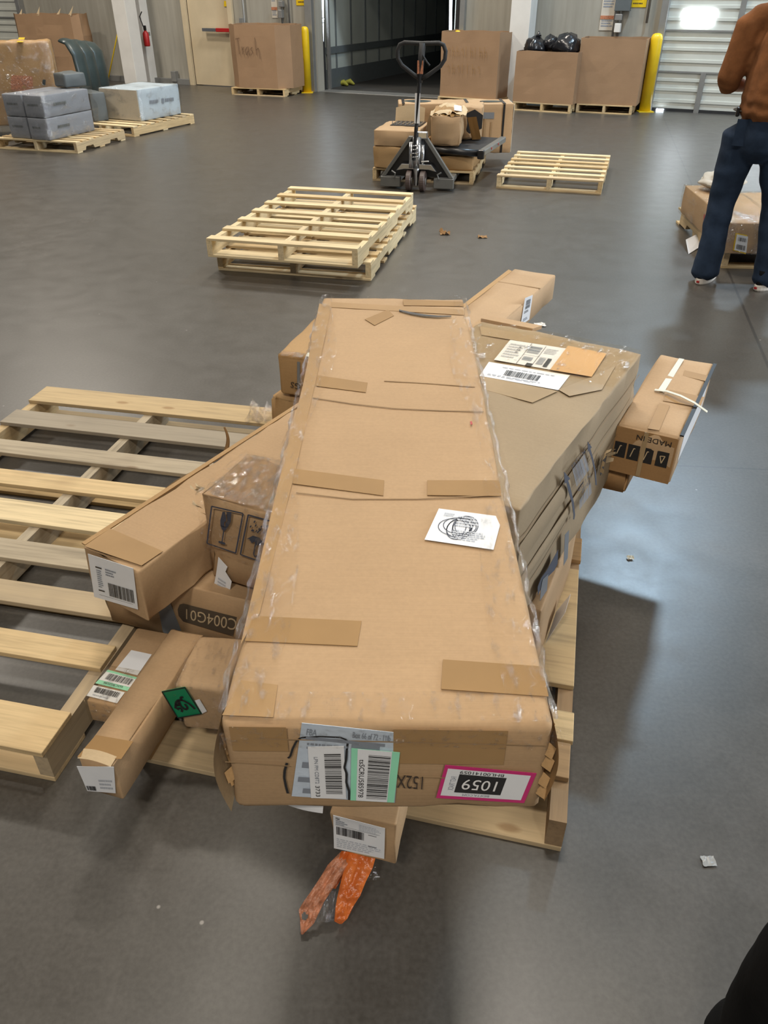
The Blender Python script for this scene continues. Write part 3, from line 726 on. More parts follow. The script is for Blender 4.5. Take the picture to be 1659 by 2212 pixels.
# ================================================================== wrapped loads at the far left
def carton_px(name, pl, pr, zb, depth, ht, mat, label, cat, dyaw=0.0, W=None, dx=0.0, **k):
    a, b = gp(*pl, zb), gp(*pr, zb); d = b-a; yaw = math.degrees(math.atan2(d.y, d.x))+dyaw
    T = TM(a.x, a.y, zb, yaw) @ Matrix.Translation(((W or d.length)/2+dx, depth/2, 0))
    return Carton(name, T, W or d.length, depth, ht, mat, label, cat, **k)
a, b, c = gp(22, 298, .122), gp(115, 302, .122), gp(211, 280, .122)
yaw = math.degrees(math.atan2((b-a).y, (b-a).x)); W2 = (b-a).length/2
dirv = (c-b); Lg = dirv.dot(V((-math.sin(R(yaw)), math.cos(R(yaw)), 0)))
Lg = max(.7, Lg); TG = TM(a.x, a.y, .122, -math.degrees(math.atan2(dirv.x, dirv.y)))
gi = 0
for iz in range(2):
    for ix in range(2):
        lab = ['lower left of four grey film-wrapped cartons', 'lower right of four grey film-wrapped cartons', 'upper left of four grey film-wrapped cartons', 'upper right of four grey film-wrapped cartons'][iz*2+ix]
        cc = Carton('grey_carton', TG @ Matrix.Translation((W2*.5+ix*(W2+.022), dirv.length/2+(.02 if ix == 0 else 0), iz*.232)), W2-.012, dirv.length, .228, M['mail_grey'], lab, 'carton', seed=gi, r=.012, group='grey wrapped cartons'); gi += 1
        s = Sheet([(-W2*.28, -dirv.length/2-.006, .10), (W2*.3, -dirv.length/2-.006, .10), (W2*.3, -dirv.length/2-.006, .14), (-W2*.28, -dirv.length/2-.006, .14)], (0, -1, 0))
        s.para((0, 0, 1, 1), M['dark_grey'], cc.root, 1, gi, 'lettering')
        if ix == 1:
            s = Sheet([(W2/2+.003, -.25, .09), (W2/2+.003, .0, .09), (W2/2+.003, .0, .14), (W2/2+.003, -.25, .14)], (1, 0, 0)); s.para((0, 0, 1, 1), M['dark_grey'], cc.root, 1, gi+9, 'lettering')
# film over the four grey cartons
def wrap_shell(T, W, L, H, name, mat, label, seed=0, flare=.03, amp=.012, parent=None):
    mb = MB(); n = 40; per = []
    for k in range(n):
        u = k/n*4; s = int(u); f = u-s
        cs = [(-1, -1), (1, -1), (1, 1), (-1, 1)]; (ax, ay), (bx, by) = cs[s], cs[(s+1) % 4]
        per.append((ax+(bx-ax)*f, ay+(by-ay)*f))
    rings = []
    for j in range(13):
        z = H*j/12; fl = 1+flare*(1-j/12)
        rings.append([V((x*W/2*fl, y*L/2*fl, z)) + V((x, y, 0))*amp*fbm((x*4+seed, y*4, z*6)) for x, y in per])
    top = [V((p.x*.985, p.y*.985, H+.006)) for p in rings[-1]]; rings.append(top); rings.append([V((p.x*.5, p.y*.5, H+.008)) for p in top])
    o = mb.ring(rings, cap=True).build(name, mat, parent, smooth=True)
    if parent is None: o.matrix_world = T
    else: o.matrix_basis = T
    if label: tag(o, label, 'film')
    return o
wrap_shell(TG @ Matrix.Translation((W2+.01, dirv.length/2, .002)), 2*W2+.07, dirv.length+.08, .475, 'wrap_film', M['film_bg'], 'loose clear film draped round the four grey cartons', 4, .05, .02)
# tall wrapped carton behind them
c1 = carton_px('wrapped_carton', (-70, 277), (140, 269), .122, .5, .92, M['kraft_dark'], 'tall brown carton wrapped in shiny film behind the grey cartons', 'carton', dyaw=0, seed=12, r=.03, bulge=.02)
c1.plate('red_print', 'front', [(24, 196), (72, 196), (70, 165), (23, 162)], M['orange_pale']); c1.plate('green_mark', 'front', [(91, 184), (98, 184), (99, 172), (92, 172)], M['deep_green'])
c1.plate('yellow_label', 'top', [(36, 91), (50, 91), (54, 81), (41, 81)], M['yellow']); wrap_shell(Matrix(), c1.W+.03, c1.L+.03, c1.H, 'stretch_wrap', M['film_bg'], None, 8, .01, .02, c1.root)
# dark green bundles standing beside it
for k in range(3):
    x0 = 139+k*13; P_ = gp(x0+22, 262-4*k, .122)
    mb = MB(); g0 = TM(P_.x+.05, P_.y+.55+.14*k, .122, yaw)
    pts = [(0, 0, 0), (0, 0, .5), (-.02, 0, .72), (-.10, 0, .86-.03*k), (-.2, 0, .885-.03*k)]
    for w_ in (0,): mb.tube(pts, [(.14, .045)]*3+[(.14, .04), (.13, .03)], 14)
    o = mb.build('wrapped_bundle', M['deep_green'], None, smooth=True); o.matrix_world = g0
    tag(o, ['dark green wrapped bundle against the tall wrapped carton', 'middle dark green wrapped bundle beside the tall wrapped carton', 'outermost dark green wrapped bundle beside the tall wrapped carton'][k], 'bundle', 'dark green bundles')
c_ = carton_px('dark_carton', (143, 192), (190, 188), .585, .3, .16, M['dark_grey'], 'small dark carton lying on top of the grey cartons', 'carton', seed=15, r=.03, bulge=.015)
Pd = gp(2, 84, .98)
# pale blue carton on the second pallet
n0, r0, l0 = gp(306.7, 262.6, .122), gp(392.7, 246, .122), gp(246, 259.8, .122)
yw = math.degrees(math.atan2((r0-n0).y, (r0-n0).x))
Lb = (l0-n0).length; Wb = (r0-n0).length
T = TM(n0.x, n0.y, .122, yw) @ Matrix.Translation((Wb/2, .33, 0))
c2 = Carton('pale_carton', T, Wb, .66, .37, M['mail_blue'], 'pale blue and cream carton under film on the far left pallet', 'carton', seed=21, r=.012, bulge=.008)
MB().box((-Wb/2-.004, 0, .185), (.006, .64, .35)).build('cream_end', M['mail_cream'], c2.root)
s = Sheet(c2.q('front', [(324, 226), (378, 219), (377, 210), (323, 217)], .006), (0, -1, 0))
s.para((0, 0, .42, 1), M['grey_print'], c2.root, 1, 5, 'lettering', .8); s.rects('logo', [(.47, -.1, .56, 1.1)], M['grey_print'], c2.root); s.para((.6, 0, 1, 1), M['grey_print'], c2.root, 1, 8, 'lettering', .8)
wrap_shell(Matrix(), Wb+.02, .68, .37, 'stretch_wrap', M['film_bg'], None, 11, .02, .012, c2.root)
carton_px('dark_grey_carton', (212, 262), (244, 259), .122, .5, .33, M['dark_grey'], 'dark grey carton in film left of the pale blue carton', 'carton', seed=23, r=.01, dx=-.05)
# ================================================================== pallet jack and its load
JT = TM(.305, 7.74, 0, -12)
pallet(JT @ Matrix.Translation((-.0, .95, 0)), 1.22, 1.0, even(7, 1.22, .09), even(3, 1.22, .1), 'loaded pallet on the forks of the pallet jack', [M['wood'], M['wood_mix']])
j = empty('pallet_jack', JT, 'grey hand pallet jack with black loop handle in front of its load', 'pallet jack')
for sx in (-1, 1):
    w = MB(); prof = [(.085, -.024), (.09, -.018), (.09, .018), (.085, .024)]
    w.ring([[(a_, r*math.cos(k*math.pi/14), r*math.sin(k*math.pi/14)) for k in range(28)] for r, a_ in prof])
    o = w.build('steer_wheel', M['wheel'], j, smooth=False); o.matrix_basis = Matrix.Translation((sx*.065, -.02, .09))
    h_ = MB().tube([(-.028, 0, 0), (.028, 0, 0)], .032, 14).build('hub', M['grey_metal'], o)
    MB().box((sx*.255, .04, .065), (.19, .05, .09)).build('fork_heel', M['jack_grey'], j, bevel=.006)
    MB().box((sx*.255, .66, .075), (.16, 1.15, .05)).build('fork', M['jack_grey'], j, bevel=.008)
    MB().prism([(sx*.045, .02, .46), (sx*.085, .02, .46), (sx*.345, .03, .11), (sx*.305, .03, .11)], (0, .05, 0)).build('side_brace', M['jack_grey'], j, bevel=.004)
    MB().tube([(sx*.21, .0, .11), (sx*.2, -.02, .15), (sx*.235, -.02, .17)], .007, 8).build('lever_rod', M['grey_metal'], j)
MB().prism([(-.08, .06, .45), (.08, .06, .45), (.31, .07, .11), (-.31, .07, .11)], (0, .02, 0)).build('back_plate', M['black'], j)
MB().prism([(-.19, -.03, .175), (-.14, -.03, .235), (.14, -.03, .235), (.19, -.03, .175), (.12, -.03, .19), (-.12, -.03, .19)], (0, .05, 0)).build('yoke', M['steel'], j, bevel=.004)
MB().tube([(0, -.02, .05), (0, -.02, .2)], [.02, .03], 12).build('axle_stem', M['steel'], j)
pu = MB(); pu.tube([(0, 0, .2), (0, 0, .46)], .042, 16); pu.tube([(.055, -.01, .22), (.055, -.01, .40)], .018, 10); pu.tube([(-.05, -.02, .2), (-.05, -.02, .42)], .022, 10)
pu.build('hydraulic_pump', M['steel'], j, smooth=True)
sp = MB(); sp.tube([(.03*math.cos(k*.9)-.005, -.05+.02*math.sin(k*.9), .28+k*.0045) for k in range(32)], .005, 6); sp.build('spring', M['steel'], j, smooth=True)
MB().tube([(.05, -.04, .26), (.12, -.06, .27)], .006, 8).build('foot_pedal', M['white_paint'], j)
MB().box((.045, .02, .475), (.1, .06, .06)).build('pump_head', M['steel'], j, bevel=.01)
bar = lambda z: V((-.02+.06*(z-.3), -.03-.02*(z-.3), z))
MB().tube([bar(.27), bar(.98)], (.026, .018), 12).build('tow_bar', M['black'], j)
MB().box(tuple(bar(.70)+V((0, -.02, 0))), (.046, .004, .24)).build('white_decal', M['white'], j)
MB().box(tuple(bar(1.02)+V((0, -.022, 0))), (.052, .004, .10)).build('orange_decal', M['orange_pale'], j)
MB().box(tuple(bar(.56)+V((0, -.021, 0))), (.02, .003, .03)).build('small_mark', M['grey_print'], j)
hb = bar(1.0)
loop = [(0, .93), (-.055, .955), (-.17, 1.03), (-.205, 1.08), (-.21, 1.14), (-.19, 1.185), (-.15, 1.20), (0, 1.195), (.15, 1.20), (.19, 1.185), (.21, 1.14), (.205, 1.08), (.17, 1.03), (.055, .955), (0, .93)]
lp = MB(); lp.tube([(hb.x+.005+x, hb.y, z) for x, z in loop], .0175, 10); lp.tube([bar(.9), bar(1.2)], [.024, .03], 10)
lp.build('loop_handle', M['rubber'], j, smooth=True)
MB().tube([(hb.x+.02, hb.y-.02, 1.11), (hb.x+.06, hb.y-.03, 1.06), (hb.x+.085, hb.y-.03, 1.035)], .008, 8).build('release_lever', M['rubber'], j)
# cartons on that pallet, given in the jack's own coordinates
def jc(name, x, y, z, W, L, H, yaw, mat, label, cat='carton', **k):
    return Carton(name, JT @ TM(x, y, z, yaw) @ Matrix.Translation((0, L/2, 0)), W, L, H, mat, label, cat, **k)
jc('lower_carton', -.27, .30, .123, .44, .7, .20, -2, M['kraft_dark'], 'crumpled lower brown carton left behind the pallet jack', seed=31, bulge=.015, r=.015)
c = jc('open_carton', -.265, .30, .325, .43, .62, .14, -2, M['kraft'], 'torn open carton of black metal racks left of the jack bar', seed=32, bulge=.006)
MB().box((.03, .12, .143), (.30, .30, .008)).build('opening_shade', M['ink'], c.root)  # black sheet stands for the shade inside the open top
fl = MB(); fl.grid(lambda u, v: (-.14+.3*u, .28+.03*v, .142+.12*v+.03*math.sin(3*u)*v), 8, 4); fl.build('torn_flap', M['kraft_torn'], c.root, smooth=True)
rk = MB()
for k in range(7): rk.tube([(-.1+.045*k, -.02, .148), (-.1+.045*k, .0, .185)], .004, 6); rk.tube([(-.1+.045*k, .02, .15), (-.1+.045*k, .26, .15)], .006, 6)
rk.build('metal_rack', M['steel'], c.root)
jc('flat_carton', .27, .36, .123, .45, .75, .122, 0, M['kraft_dark'], 'flattened film-taped carton low on the right of the jack pallet', seed=33, bulge=.02, r=.02, crush=.02)
tm = empty('treadmill_deck', JT @ TM(.31, .34, .262, -9), 'black treadmill deck with grey side rail laid across the jack pallet', 'treadmill')
MB().box((0, .42, .03), (.46, .84, .04)).build('running_belt', M['rubber'], tm, bevel=.012)
MB().tube([(-.23, .01, .03), (.23, .01, .03)], .032, 14).build('front_roller', M['black'], tm, smooth=True)
for sx in (-1, 1):
    MB().box((sx*.262, .42, .035), (.06, .86, .055)).build('side_rail', M['jack_grey'], tm, bevel=.01)
    MB().box((sx*.262, -.02, .025), (.066, .05, .08)).build('end_cap', M['black'], tm, bevel=.012)
for yy in (.25, .52): MB().tube([(.293, yy, .04), (.297, yy, .04)], .012, 10).build('red_mark', M['red'], tm)
c = jc('torn_carton', .20, .42, .325, .29, .34, .265, 3, M['kraft'], 'brown carton with crumpled taped top on the treadmill deck', seed=34, bulge=.02, r=.02, crush=.03)
mb = MB(); mb.grid(lambda u, v: (-.16+.34*u, -.15+.36*v, .265+.05*math.sin(math.pi*u)*(.4+v)+.035*fbm((u*5, v*5, 2))), 16, 12); mb.build('torn_flap', M['kraft_torn'], c.root, smooth=True)
mb = MB(); mb.grid(lambda u, v: (-.12+.26*u, -.165+.16*v, .262+.06*v+.03*fbm((u*8, v*8, 5))), 14, 8); mb.build('tape_patch', M['tape'], c.root, smooth=True)
MB().quadplate([(.07, -.12, .305), (.14, -.10, .295), (.13, -.02, .33), (.06, -.04, .34)], (0, -.3, 1), .002).build('white_label', M['paper'], c.root)
# the burst carton behind it
c = jc('burst_carton', .30, .86, .325, .42, .34, .30, 6, M['kraft'], 'burst carton gaping open behind the crumpled carton on the treadmill', seed=35, bulge=.02, r=.02, crush=.03)
MB().prism([(.0, -.172, .02), (.2, -.172, .10), (.205, -.172, .22), (.12, -.172, .27), (.0, -.172, .22)], (0, .004, 0)).build('opening_shade', M['ink'], c.root)  # shade inside the gape put in as a black patch
MB().grid(lambda u, v: (.05+.09*u+.06*v, -.18-.10*u, .20-.20*v+.02*u), 6, 6).build('torn_flap', M['tape'], c.root)
MB().grid(lambda u, v: (-.22-.16*u*(1-.3*v), -.17-.06*u, .02+.2*v+.02*math.sin(4*u)), 6, 6).build('torn_flap', M['kraft_torn'], c.root)
# long printed carton lying behind
c = jc('long_printed_carton', .18, 1.30, .123, 1.20, .40, .47, 12, M['kraft'], 'long printed carton with green ovals lying across the back of the jack pallet', seed=36, bulge=.006)
def oval(cx, cy, rx, ry, z, n=24): return [(cx+rx*math.cos(2*math.pi*k/n), cy+ry*math.sin(2*math.pi*k/n), z) for k in range(n)]
MB().prism(oval(.38, -.02, .12, .07, .4725), (0, 0, .001)).build('green_oval', M['deep_green'], c.root); MB().prism(oval(-.40, -.0, .15, .10, .4725), (0, 0, .001)).build('green_oval', M['deep_green'], c.root)
for x in (-.55, .12, .50): MB().box((x, -.203, .235), (.022, .004, .46)).build('black_strap', M['black'], c.root); MB().box((x, 0, .4725), (.03, .4, .003)).build('black_strap', M['black'], c.root)
s = Sheet([(-.5, -.2045, .06), (.5, -.2045, .06), (.5, -.2045, .36), (-.5, -.2045, .36)], (0, -1, 0))
[s.rects('printed_column', [q], M['crease'], c.root) for q in ((.22, .1, .235, .8), (.38, .1, .40, .8), (.80, .05, .82, .9), (.87, .1, .885, .8))]; s.para((.03, .55, .16, .75), M['dark_brown'], c.root, 1, 2, 'lettering')
MB().box((.604, 0, .235), (.006, .39, .45)).build('white_end_print', M['mail_cream'], c.root); MB().box((.30, -.204, .36), (.2, .003, .06)).build('silver_tape', M['duct'], c.root)

# ================================================================== people
def blob(name, chains, mat, parent, voxel=.014, smooth=6, dyn=None):
    mb = MB()
    for pts, rs in chains:
        pts = [V(p) for p in pts]; n = 18
        # rounded ends
        rr_ = [r if isinstance(r, tuple) else (r, r) for r in rs]
        P = [pts[0]-(pts[1]-pts[0]).normalized()*min(rr_[0])*.5] + pts + [pts[-1]+(pts[-1]-pts[-2]).normalized()*min(rr_[-1])*.5]
        Q = [(rr_[0][0]*.55, rr_[0][1]*.55)] + rr_ + [(rr_[-1][0]*.55, rr_[-1][1]*.55)]
        mb.tube(P, Q, n)
    o = mb.build(name, mat, parent)
    m = o.modifiers.new('r', 'REMESH'); m.mode = 'VOXEL'; m.voxel_size = voxel
    m2 = o.modifiers.new('s', 'SMOOTH'); m2.iterations = smooth; m2.factor = .5
    bpy.context.view_layer.update()
    me = bpy.data.meshes.new_from_object(o.evaluated_get(bpy.context.evaluated_depsgraph_get()))
    o.modifiers.clear(); o.data = me
    if dyn:
        for v in me.vertices: v.co = dyn(v.co)
    me.polygons.foreach_set('use_smooth', [True]*len(me.polygons)); me.update()
    return o
def folds(amp, sx, sz, seed=0):
    def f(p):
        n = noise.noise_vector(V((p.x*sx+seed, p.y*sx, p.z*sz)))
        return p + n*amp
    return f
def shoe(parent, x, y, yaw, upper, stripe=None):
    T_ = TM(x, y, 0, yaw)
    def outline(s, z): return [T_ @ V((s*.048*math.cos(a)*(1.0 if math.sin(a) < 0 else .95), .05+.142*s*math.sin(a), z)) for a in [2*math.pi*k/24 for k in range(24)]]
    mb = MB(); mb.ring([outline(.97, 0), outline(1.03, .008), outline(1.02, .034), outline(.95, .038)])
    so = mb.build('shoe', M['shoe_white'], parent, smooth=False)
    mb = MB(); 
    def up(s, z, dy, ly): return [T_ @ V((s*.045*math.cos(a), dy+ly*math.sin(a), z)) for a in [2*math.pi*k/24 for k in range(24)]]
    mb.ring([up(1, .034, .05, .136), up(.98, .055, .045, .128), up(.9, .075, .02, .10), up(.82, .10, -.02, .062), up(.8, .125, -.03, .052)])
    mb.build('shoe_upper', upper, so, smooth=True)
    MB().box(tuple(T_ @ V((0, -.098, .022))), (.018, .006, .011), Matrix.Rotation(R(yaw), 3, 'Z')).build('heel_tab', M['red'], so)
    return so
# -- worker in a rust shirt, seen from behind
PT = TM(2.30, 4.96, 0, -18)
w = empty('person', PT, 'person in rust brown shirt and navy jeans standing with back turned', 'person')
Lf, Rf = V((-.215, .0, 0)), V((.15, -.02, 0))
hipz = .92
DX = -.085
def shirt_folds(p):
    a = math.atan2(p.y, p.x-DX); r = 1+.028*noise.noise(V((math.cos(a)*5, math.sin(a)*5, p.z*2.2)))
    if p.z < 1.14: k = (1.14-p.z)/.15; r += .035*k*math.sin(p.z*95+2.5*noise.noise(V((math.cos(a)*3, math.sin(a)*3, 0))))
    return V((DX+(p.x-DX)*r, p.y*r, p.z+.02*noise.noise(V((math.cos(a)*2, math.sin(a)*2, 4)))*(1 if p.z < 1.05 else 0)))
body = [([(DX, 0, .88), (DX, .0, 1.05), (DX, .01, 1.25), (DX, .02, 1.42)], [(.155, .10), (.15, .10), (.17, .11), (.16, .095)]),
        ([(DX, .02, 1.42), (DX, .04, 1.52), (DX, .06, 1.58)], [.07, .055, .055]), ([(DX, .06, 1.58), (DX, .085, 1.66), (DX, .08, 1.75)], [(.062, .075), (.078, .098), (.06, .08)]),
        ([(DX, .17, 1.645), (DX, .195, 1.64)], [.02, .012]), ([(DX-.082, .08, 1.66), (DX-.09, .075, 1.68)], [.02, .022]), ([(DX+.082, .08, 1.66), (DX+.09, .075, 1.68)], [.02, .022])]
hands = []
for sx in (-1, 1):
    sh, el, wr = V((DX+sx*.185, .02, 1.42)), V((DX+sx*.24, .04, 1.14)), V((DX+sx*.12, .25, 1.10))
    body += [([sh, sh.lerp(el, .5), el], [.058, .05, .043]), ([el, el.lerp(wr, .4), wr], [.043, .042, .028])]
    ft = V((Lf if sx < 0 else Rf)); hp = V((DX+sx*.085, 0, .88)); kn = V((ft.x*.6+hp.x*.45, .03, .50)); an = V((ft.x, ft.y-.03, .10))
    body += [([hp, kn, an], [.085, .055, .04])]
    body += [([an, V((ft.x, ft.y+.06, .045))], [.04, .035])]
    pa_ = wr + V((-sx*.02, .08, -.01)); body += [([wr, wr.lerp(pa_, .5), pa_], [(.028, .02), (.04, .018), (.038, .016)])]
    for k in range(4):
        b0 = pa_ + V((sx*(-.03+.02*k), .0, 0)); ln = (.065, .078, .074, .058)[k]
        body += [([b0, b0+V((0, ln*.55, -.006)), b0+V((0, ln*.9, -.03))], [.0095, .0085, .0075])]
    body += [([wr+V((-sx*.03, .03, 0)), wr+V((-sx*.06, .07, .008)), wr+V((-sx*.062, .10, .0))], [.012, .010, .008])]
blob('body', body, M['skin'], w, .009, 3)
blob('hair', [([(DX, .03, 1.68), (DX, .045, 1.74), (DX, .085, 1.775)], [(.075, .06), (.083, .09), (.06, .07)])], M['hair'], w, .012, 4)
jeans = [([(DX, 0, .80), (DX, 0, .93), (DX, .0, 1.035)], [(.185, .135), (.195, .138), (.18, .122)])]
for sx in (-1, 1):
    ft = V((Lf if sx < 0 else Rf)); hp = V((DX+sx*.10, 0, .88)); kn = V((ft.x*.62+hp.x*.42, .025, .50)); an = V((ft.x, ft.y-.02, .09))
    jeans += [([hp, hp.lerp(kn, .5), kn, kn.lerp(an, .5), an, an+V((0, 0, -.03))], [(.105, .115), (.093, .10), (.078, .082), (.075, .078), (.082, .088), (.086, .094)])]
jn = blob('jeans', jeans, M['jeans'], w, .013, 5, folds(.009, 5, 13, 2))
MB().tube([(DX+.168*math.cos(a), .115*math.sin(a), 1.005) for a in [2*math.pi*k/28 for k in range(29)]], (.018, .006), 8, False).build('belt', M['belt'], w)
MB().box((DX-.16, -.06, 1.0), (.02, .03, .05)).build('belt_pouch', M['black'], w, bevel=.006)
pk = MB()
for sx in (-1, 1): pk.grid(lambda u, v: (DX+sx*.09+(-.065+.13*u), -.128+.012*abs(2*u-1)**2, .83+.14*v), 6, 6)
pk.build('back_pocket', M['jeans'], jn, smooth=True)
shirt = [([(DX, .0, .985), (DX, .0, 1.06), (DX, .01, 1.2), (DX, .015, 1.34), (DX, .02, 1.45)], [(.215, .15), (.228, .155), (.232, .15), (.225, .135), (.15, .10)]),
         ([(DX-.17, .02, 1.445), (DX, .03, 1.475), (DX+.17, .02, 1.445)], [.075, .075, .075])]
for sx in (-1, 1):
    sh, el, wr = V((DX+sx*.19, .02, 1.43)), V((DX+sx*.245, .03, 1.13)), V((DX+sx*.2, .18, 1.11))
    shirt += [([sh, sh.lerp(el, .5), el+V((0, 0, .02))], [.082, .074, .068]), ([el+V((0, 0, .03)), el.lerp(wr, .35)], [.066, .062])]
blob('shirt', shirt, M['shirt'], w, .013, 5, shirt_folds)
shoe(w, Lf.x, Lf.y-.01, -22, M['blackcloth']); shoe(w, Rf.x, Rf.y-.02, -35, M['blackcloth'])
# -- person in black at the near right edge of the view
BT = TM(.712, .436, 0, 131.3)
b = empty('person', BT, 'person in black clothes standing close by at the near right corner', 'person')
body = [([(0, 0, .9), (0, 0, 1.2), (0, 0, 1.42)], [(.14, .10), (.14, .10), (.15, .09)]), ([(0, 0, 1.42), (0, .02, 1.54)], [.06, .05]), ([(0, .02, 1.55), (0, .035, 1.63), (0, .03, 1.72)], [(.062, .075), (.078, .095), (.06, .08)]),
        ([(0, .12, 1.61), (0, .145, 1.605)], [.02, .012]), ([(-.08, .03, 1.63), (-.088, .025, 1.65)], [.02, .022]), ([(.08, .03, 1.63), (.088, .025, 1.65)], [.02, .022])]
cloth = [([(0, 0, .84), (0, 0, .95), (0, 0, 1.05)], [(.165, .125), (.175, .125), (.165, .115)])]; coat = [([(0, 0, .82), (0, 0, 1.1), (0, 0, 1.3), (0, 0, 1.44)], [(.20, .15), (.19, .14), (.2, .14), (.15, .10)])]
for sx in (-1, 1):
    hp, kn, an = V((sx*.09, 0, .88)), V((sx*.12, .02, .5)), V((sx*.13, 0, .1))
    body += [([hp, kn, an], [.08, .055, .04]), ([an, V((sx*.13, .1, .045))], [.04, .035])]
    cloth += [([hp, hp.lerp(kn, .5), kn, kn.lerp(an, .5), V((sx*.13, 0, .05))], [.105, .095, .088, .092, .10])]
    sh, el, wr = V((sx*.19, 0, 1.42)), V((sx*.26, -.03, 1.14)), V((sx*.25, .05, .90))
    body += [([sh, el, wr], [.05, .042, .028])]; coat += [([sh, el, wr], [.08, .068, .055])]
    pa_ = wr+V((0, .02, -.08)); body += [([wr, pa_], [(.03, .02), (.038, .018)])]
    for k in range(4):
        b0 = pa_+V((0, -.028+.019*k, -.005)); ln = (.06, .074, .07, .055)[k]
        body += [([b0, b0+V((-sx*.006, .004, -ln*.55)), b0+V((-sx*.022, .006, -ln*.9))], [.0095, .0085, .0075])]
    body += [([wr+V((0, .03, -.03)), wr+V((-sx*.01, .055, -.07)), wr+V((-sx*.014, .06, -.10))], [.012, .010, .008])]
blob('body', body, M['skin'], b, .010, 3)
blob('hair', [([(0, -.02, 1.65), (0, .0, 1.71), (0, .04, 1.745)], [(.075, .06), (.083, .09), (.06, .07)])], M['hair'], b, .012, 4)
blob('trousers', cloth, M['blackcloth'], b, .013, 4, folds(.014, 6, 14, 3)); blob('coat', coat, M['blackcloth'], b, .014, 4, folds(.016, 5, 10, 5))
shoe(b, -.13, 0, 4, M['blackcloth']); shoe(b, .13, 0, -8, M['blackcloth'])

# ================================================================== the worker's own load at the right
e0, e1, e2 = gp(1562, 548, .122), gp(1655, 590, .122), gp(1468, 458, .122)
ax = (e2-e0); yaw = -math.degrees(math.atan2(ax.x, ax.y)); Lc = ax.length
MT = TM(e0.x, e0.y, .122, yaw)
pallet(TM(e0.x, e0.y, 0, yaw) @ Matrix.Translation((.44, Lc/2+.08, 0)), Lc, .8, even(7, Lc+.1, .09), even(3, Lc+.1, .1), 'pallet beneath the wrapped long cartons by the person in rust shirt', [M['wood'], M['wood_mix']])
c = Carton('long_wrapped_carton', MT @ Matrix.Translation((.17, Lc/2, 0)), .34, Lc, .20, M['kraft'], 'long film-wrapped carton with yellow end label at the feet of the person', 'carton', seed=41, bulge=.006)
wrap_shell(Matrix(), .36, Lc+.02, .2, 'stretch_wrap', M['film_bg'], None, 3, .0, .008, c.root)
o, s = sticker(c, 'front', [(1583, 541), (1611, 549), (1614, 508), (1589, 503)], M['yellow'], 'yellow_label')
o, s = sticker(c, 'front', [(1586, 540), (1612, 546), (1616, 511), (1592, 506)], M['paper'], 'white_label', .005)
s.bars((.12, .1, .88, .4), M['ink'], o, 3, 14); s.bars((.2, .62, .9, .85), M['ink'], o, 4, 10)
s = Sheet(c.q('left', [(1519, 474), (1527, 482), (1527, 466), (1521, 462)], .003), (-1, 0, 0)); s.rects('red_print', [(0, 0, 1, 1)], M['red'], c.root)
c3 = Carton('wrapped_carton', MT @ Matrix.Translation((.53, Lc/2+.03, 0)), .34, Lc-.1, .16, M['kraft_pink'], 'second film-wrapped carton behind the legs of the person in rust shirt', 'carton', seed=42, bulge=.01)
wrap_shell(Matrix(), .35, Lc-.08, .16, 'stretch_wrap', M['film_bg'], None, 5, .0, .01, c3.root)
mb = MB(); n = 26; rings = []
for k in range(14):
    a = math.pi*k/13; rr_ = math.sin(a)
    rings.append([V((.17*rr_*math.cos(2*math.pi*i/n), .15*rr_*math.sin(2*math.pi*i/n), .05-.06*math.cos(a)))*(1+.28*fbm((rr_*math.cos(6.28*i/n)*2, rr_*math.sin(6.28*i/n)*2, a*2))) for i in range(n)])
o = mb.ring(rings).build('film_bundle', M['mail_cream'], None, smooth=True); o.matrix_world = MT @ Matrix.Translation((.22, Lc-.16, .215)); tag(o, 'bunched white film on the far end of the long wrapped carton', 'film')
P_ = [gp(*q, .03) for q in ((1480, 524), (1489, 540.5), (1518.5, 524), (1520, 506))]
mb = MB(); mb.prism([P_[0]+V((0, 0, .02)), P_[1]-V((0, 0, .028)), P_[2]-V((0, 0, .02)), P_[3]+V((0, 0, .03))], (0, 0, .001)); o = mb.build('paper_sheet', M['paper'], None); tag(o, 'white paper sheet leaning by the wrapped carton at the person\'s feet', 'paper')
# ================================================================== the heap of cartons on the near pallet
ZP = .1225
# ---- low cartons on the pallet deck
cM = Carton('low_carton', TM(.57, 1.84, ZP, -23) @ Matrix.Translation((-.15, -.24, 0)), 0.30, .48, .228, M['kraft'], 'flat brown carton with small torn label under the big creased carton', 'carton', seed=51, bulge=.004)
q_ = [(.1535, -.10, .002), (.1535, .02, .016), (.182, .04, .075), (.185, -.05, .082)]; o = MB().quadplate(q_, (1, 0, 0), .0006).build('torn_label', M['paper'], cM.root); s = Sheet([V(p)+V((.0007, 0, 0)) for p in q_], (1, 0, 0))
s.bars((.12, .12, .62, .45), M['grey_print'], o, 5, 14); s.para((.2, .65, .8, .85), M['light_print'], o, 2, 3)
cS = Carton('low_carton', TM(.12, 2.62, ZP, -28) @ Matrix.Translation((0, .2, 0)), .26, .5, .165, M['kraft_dark'], 'brown carton under the long thin carton at the back of the heap', 'carton', seed=53)
cO = Carton('low_carton', TM(-.43, 2.60, ZP, -22) @ Matrix.Translation((.17, .25, 0)), .34, .5, .225, M['kraft_dark'], 'crushed tan carton beneath the carton lettered with weights at the back left', 'carton', seed=54, bulge=.015, crush=.03, r=.02)
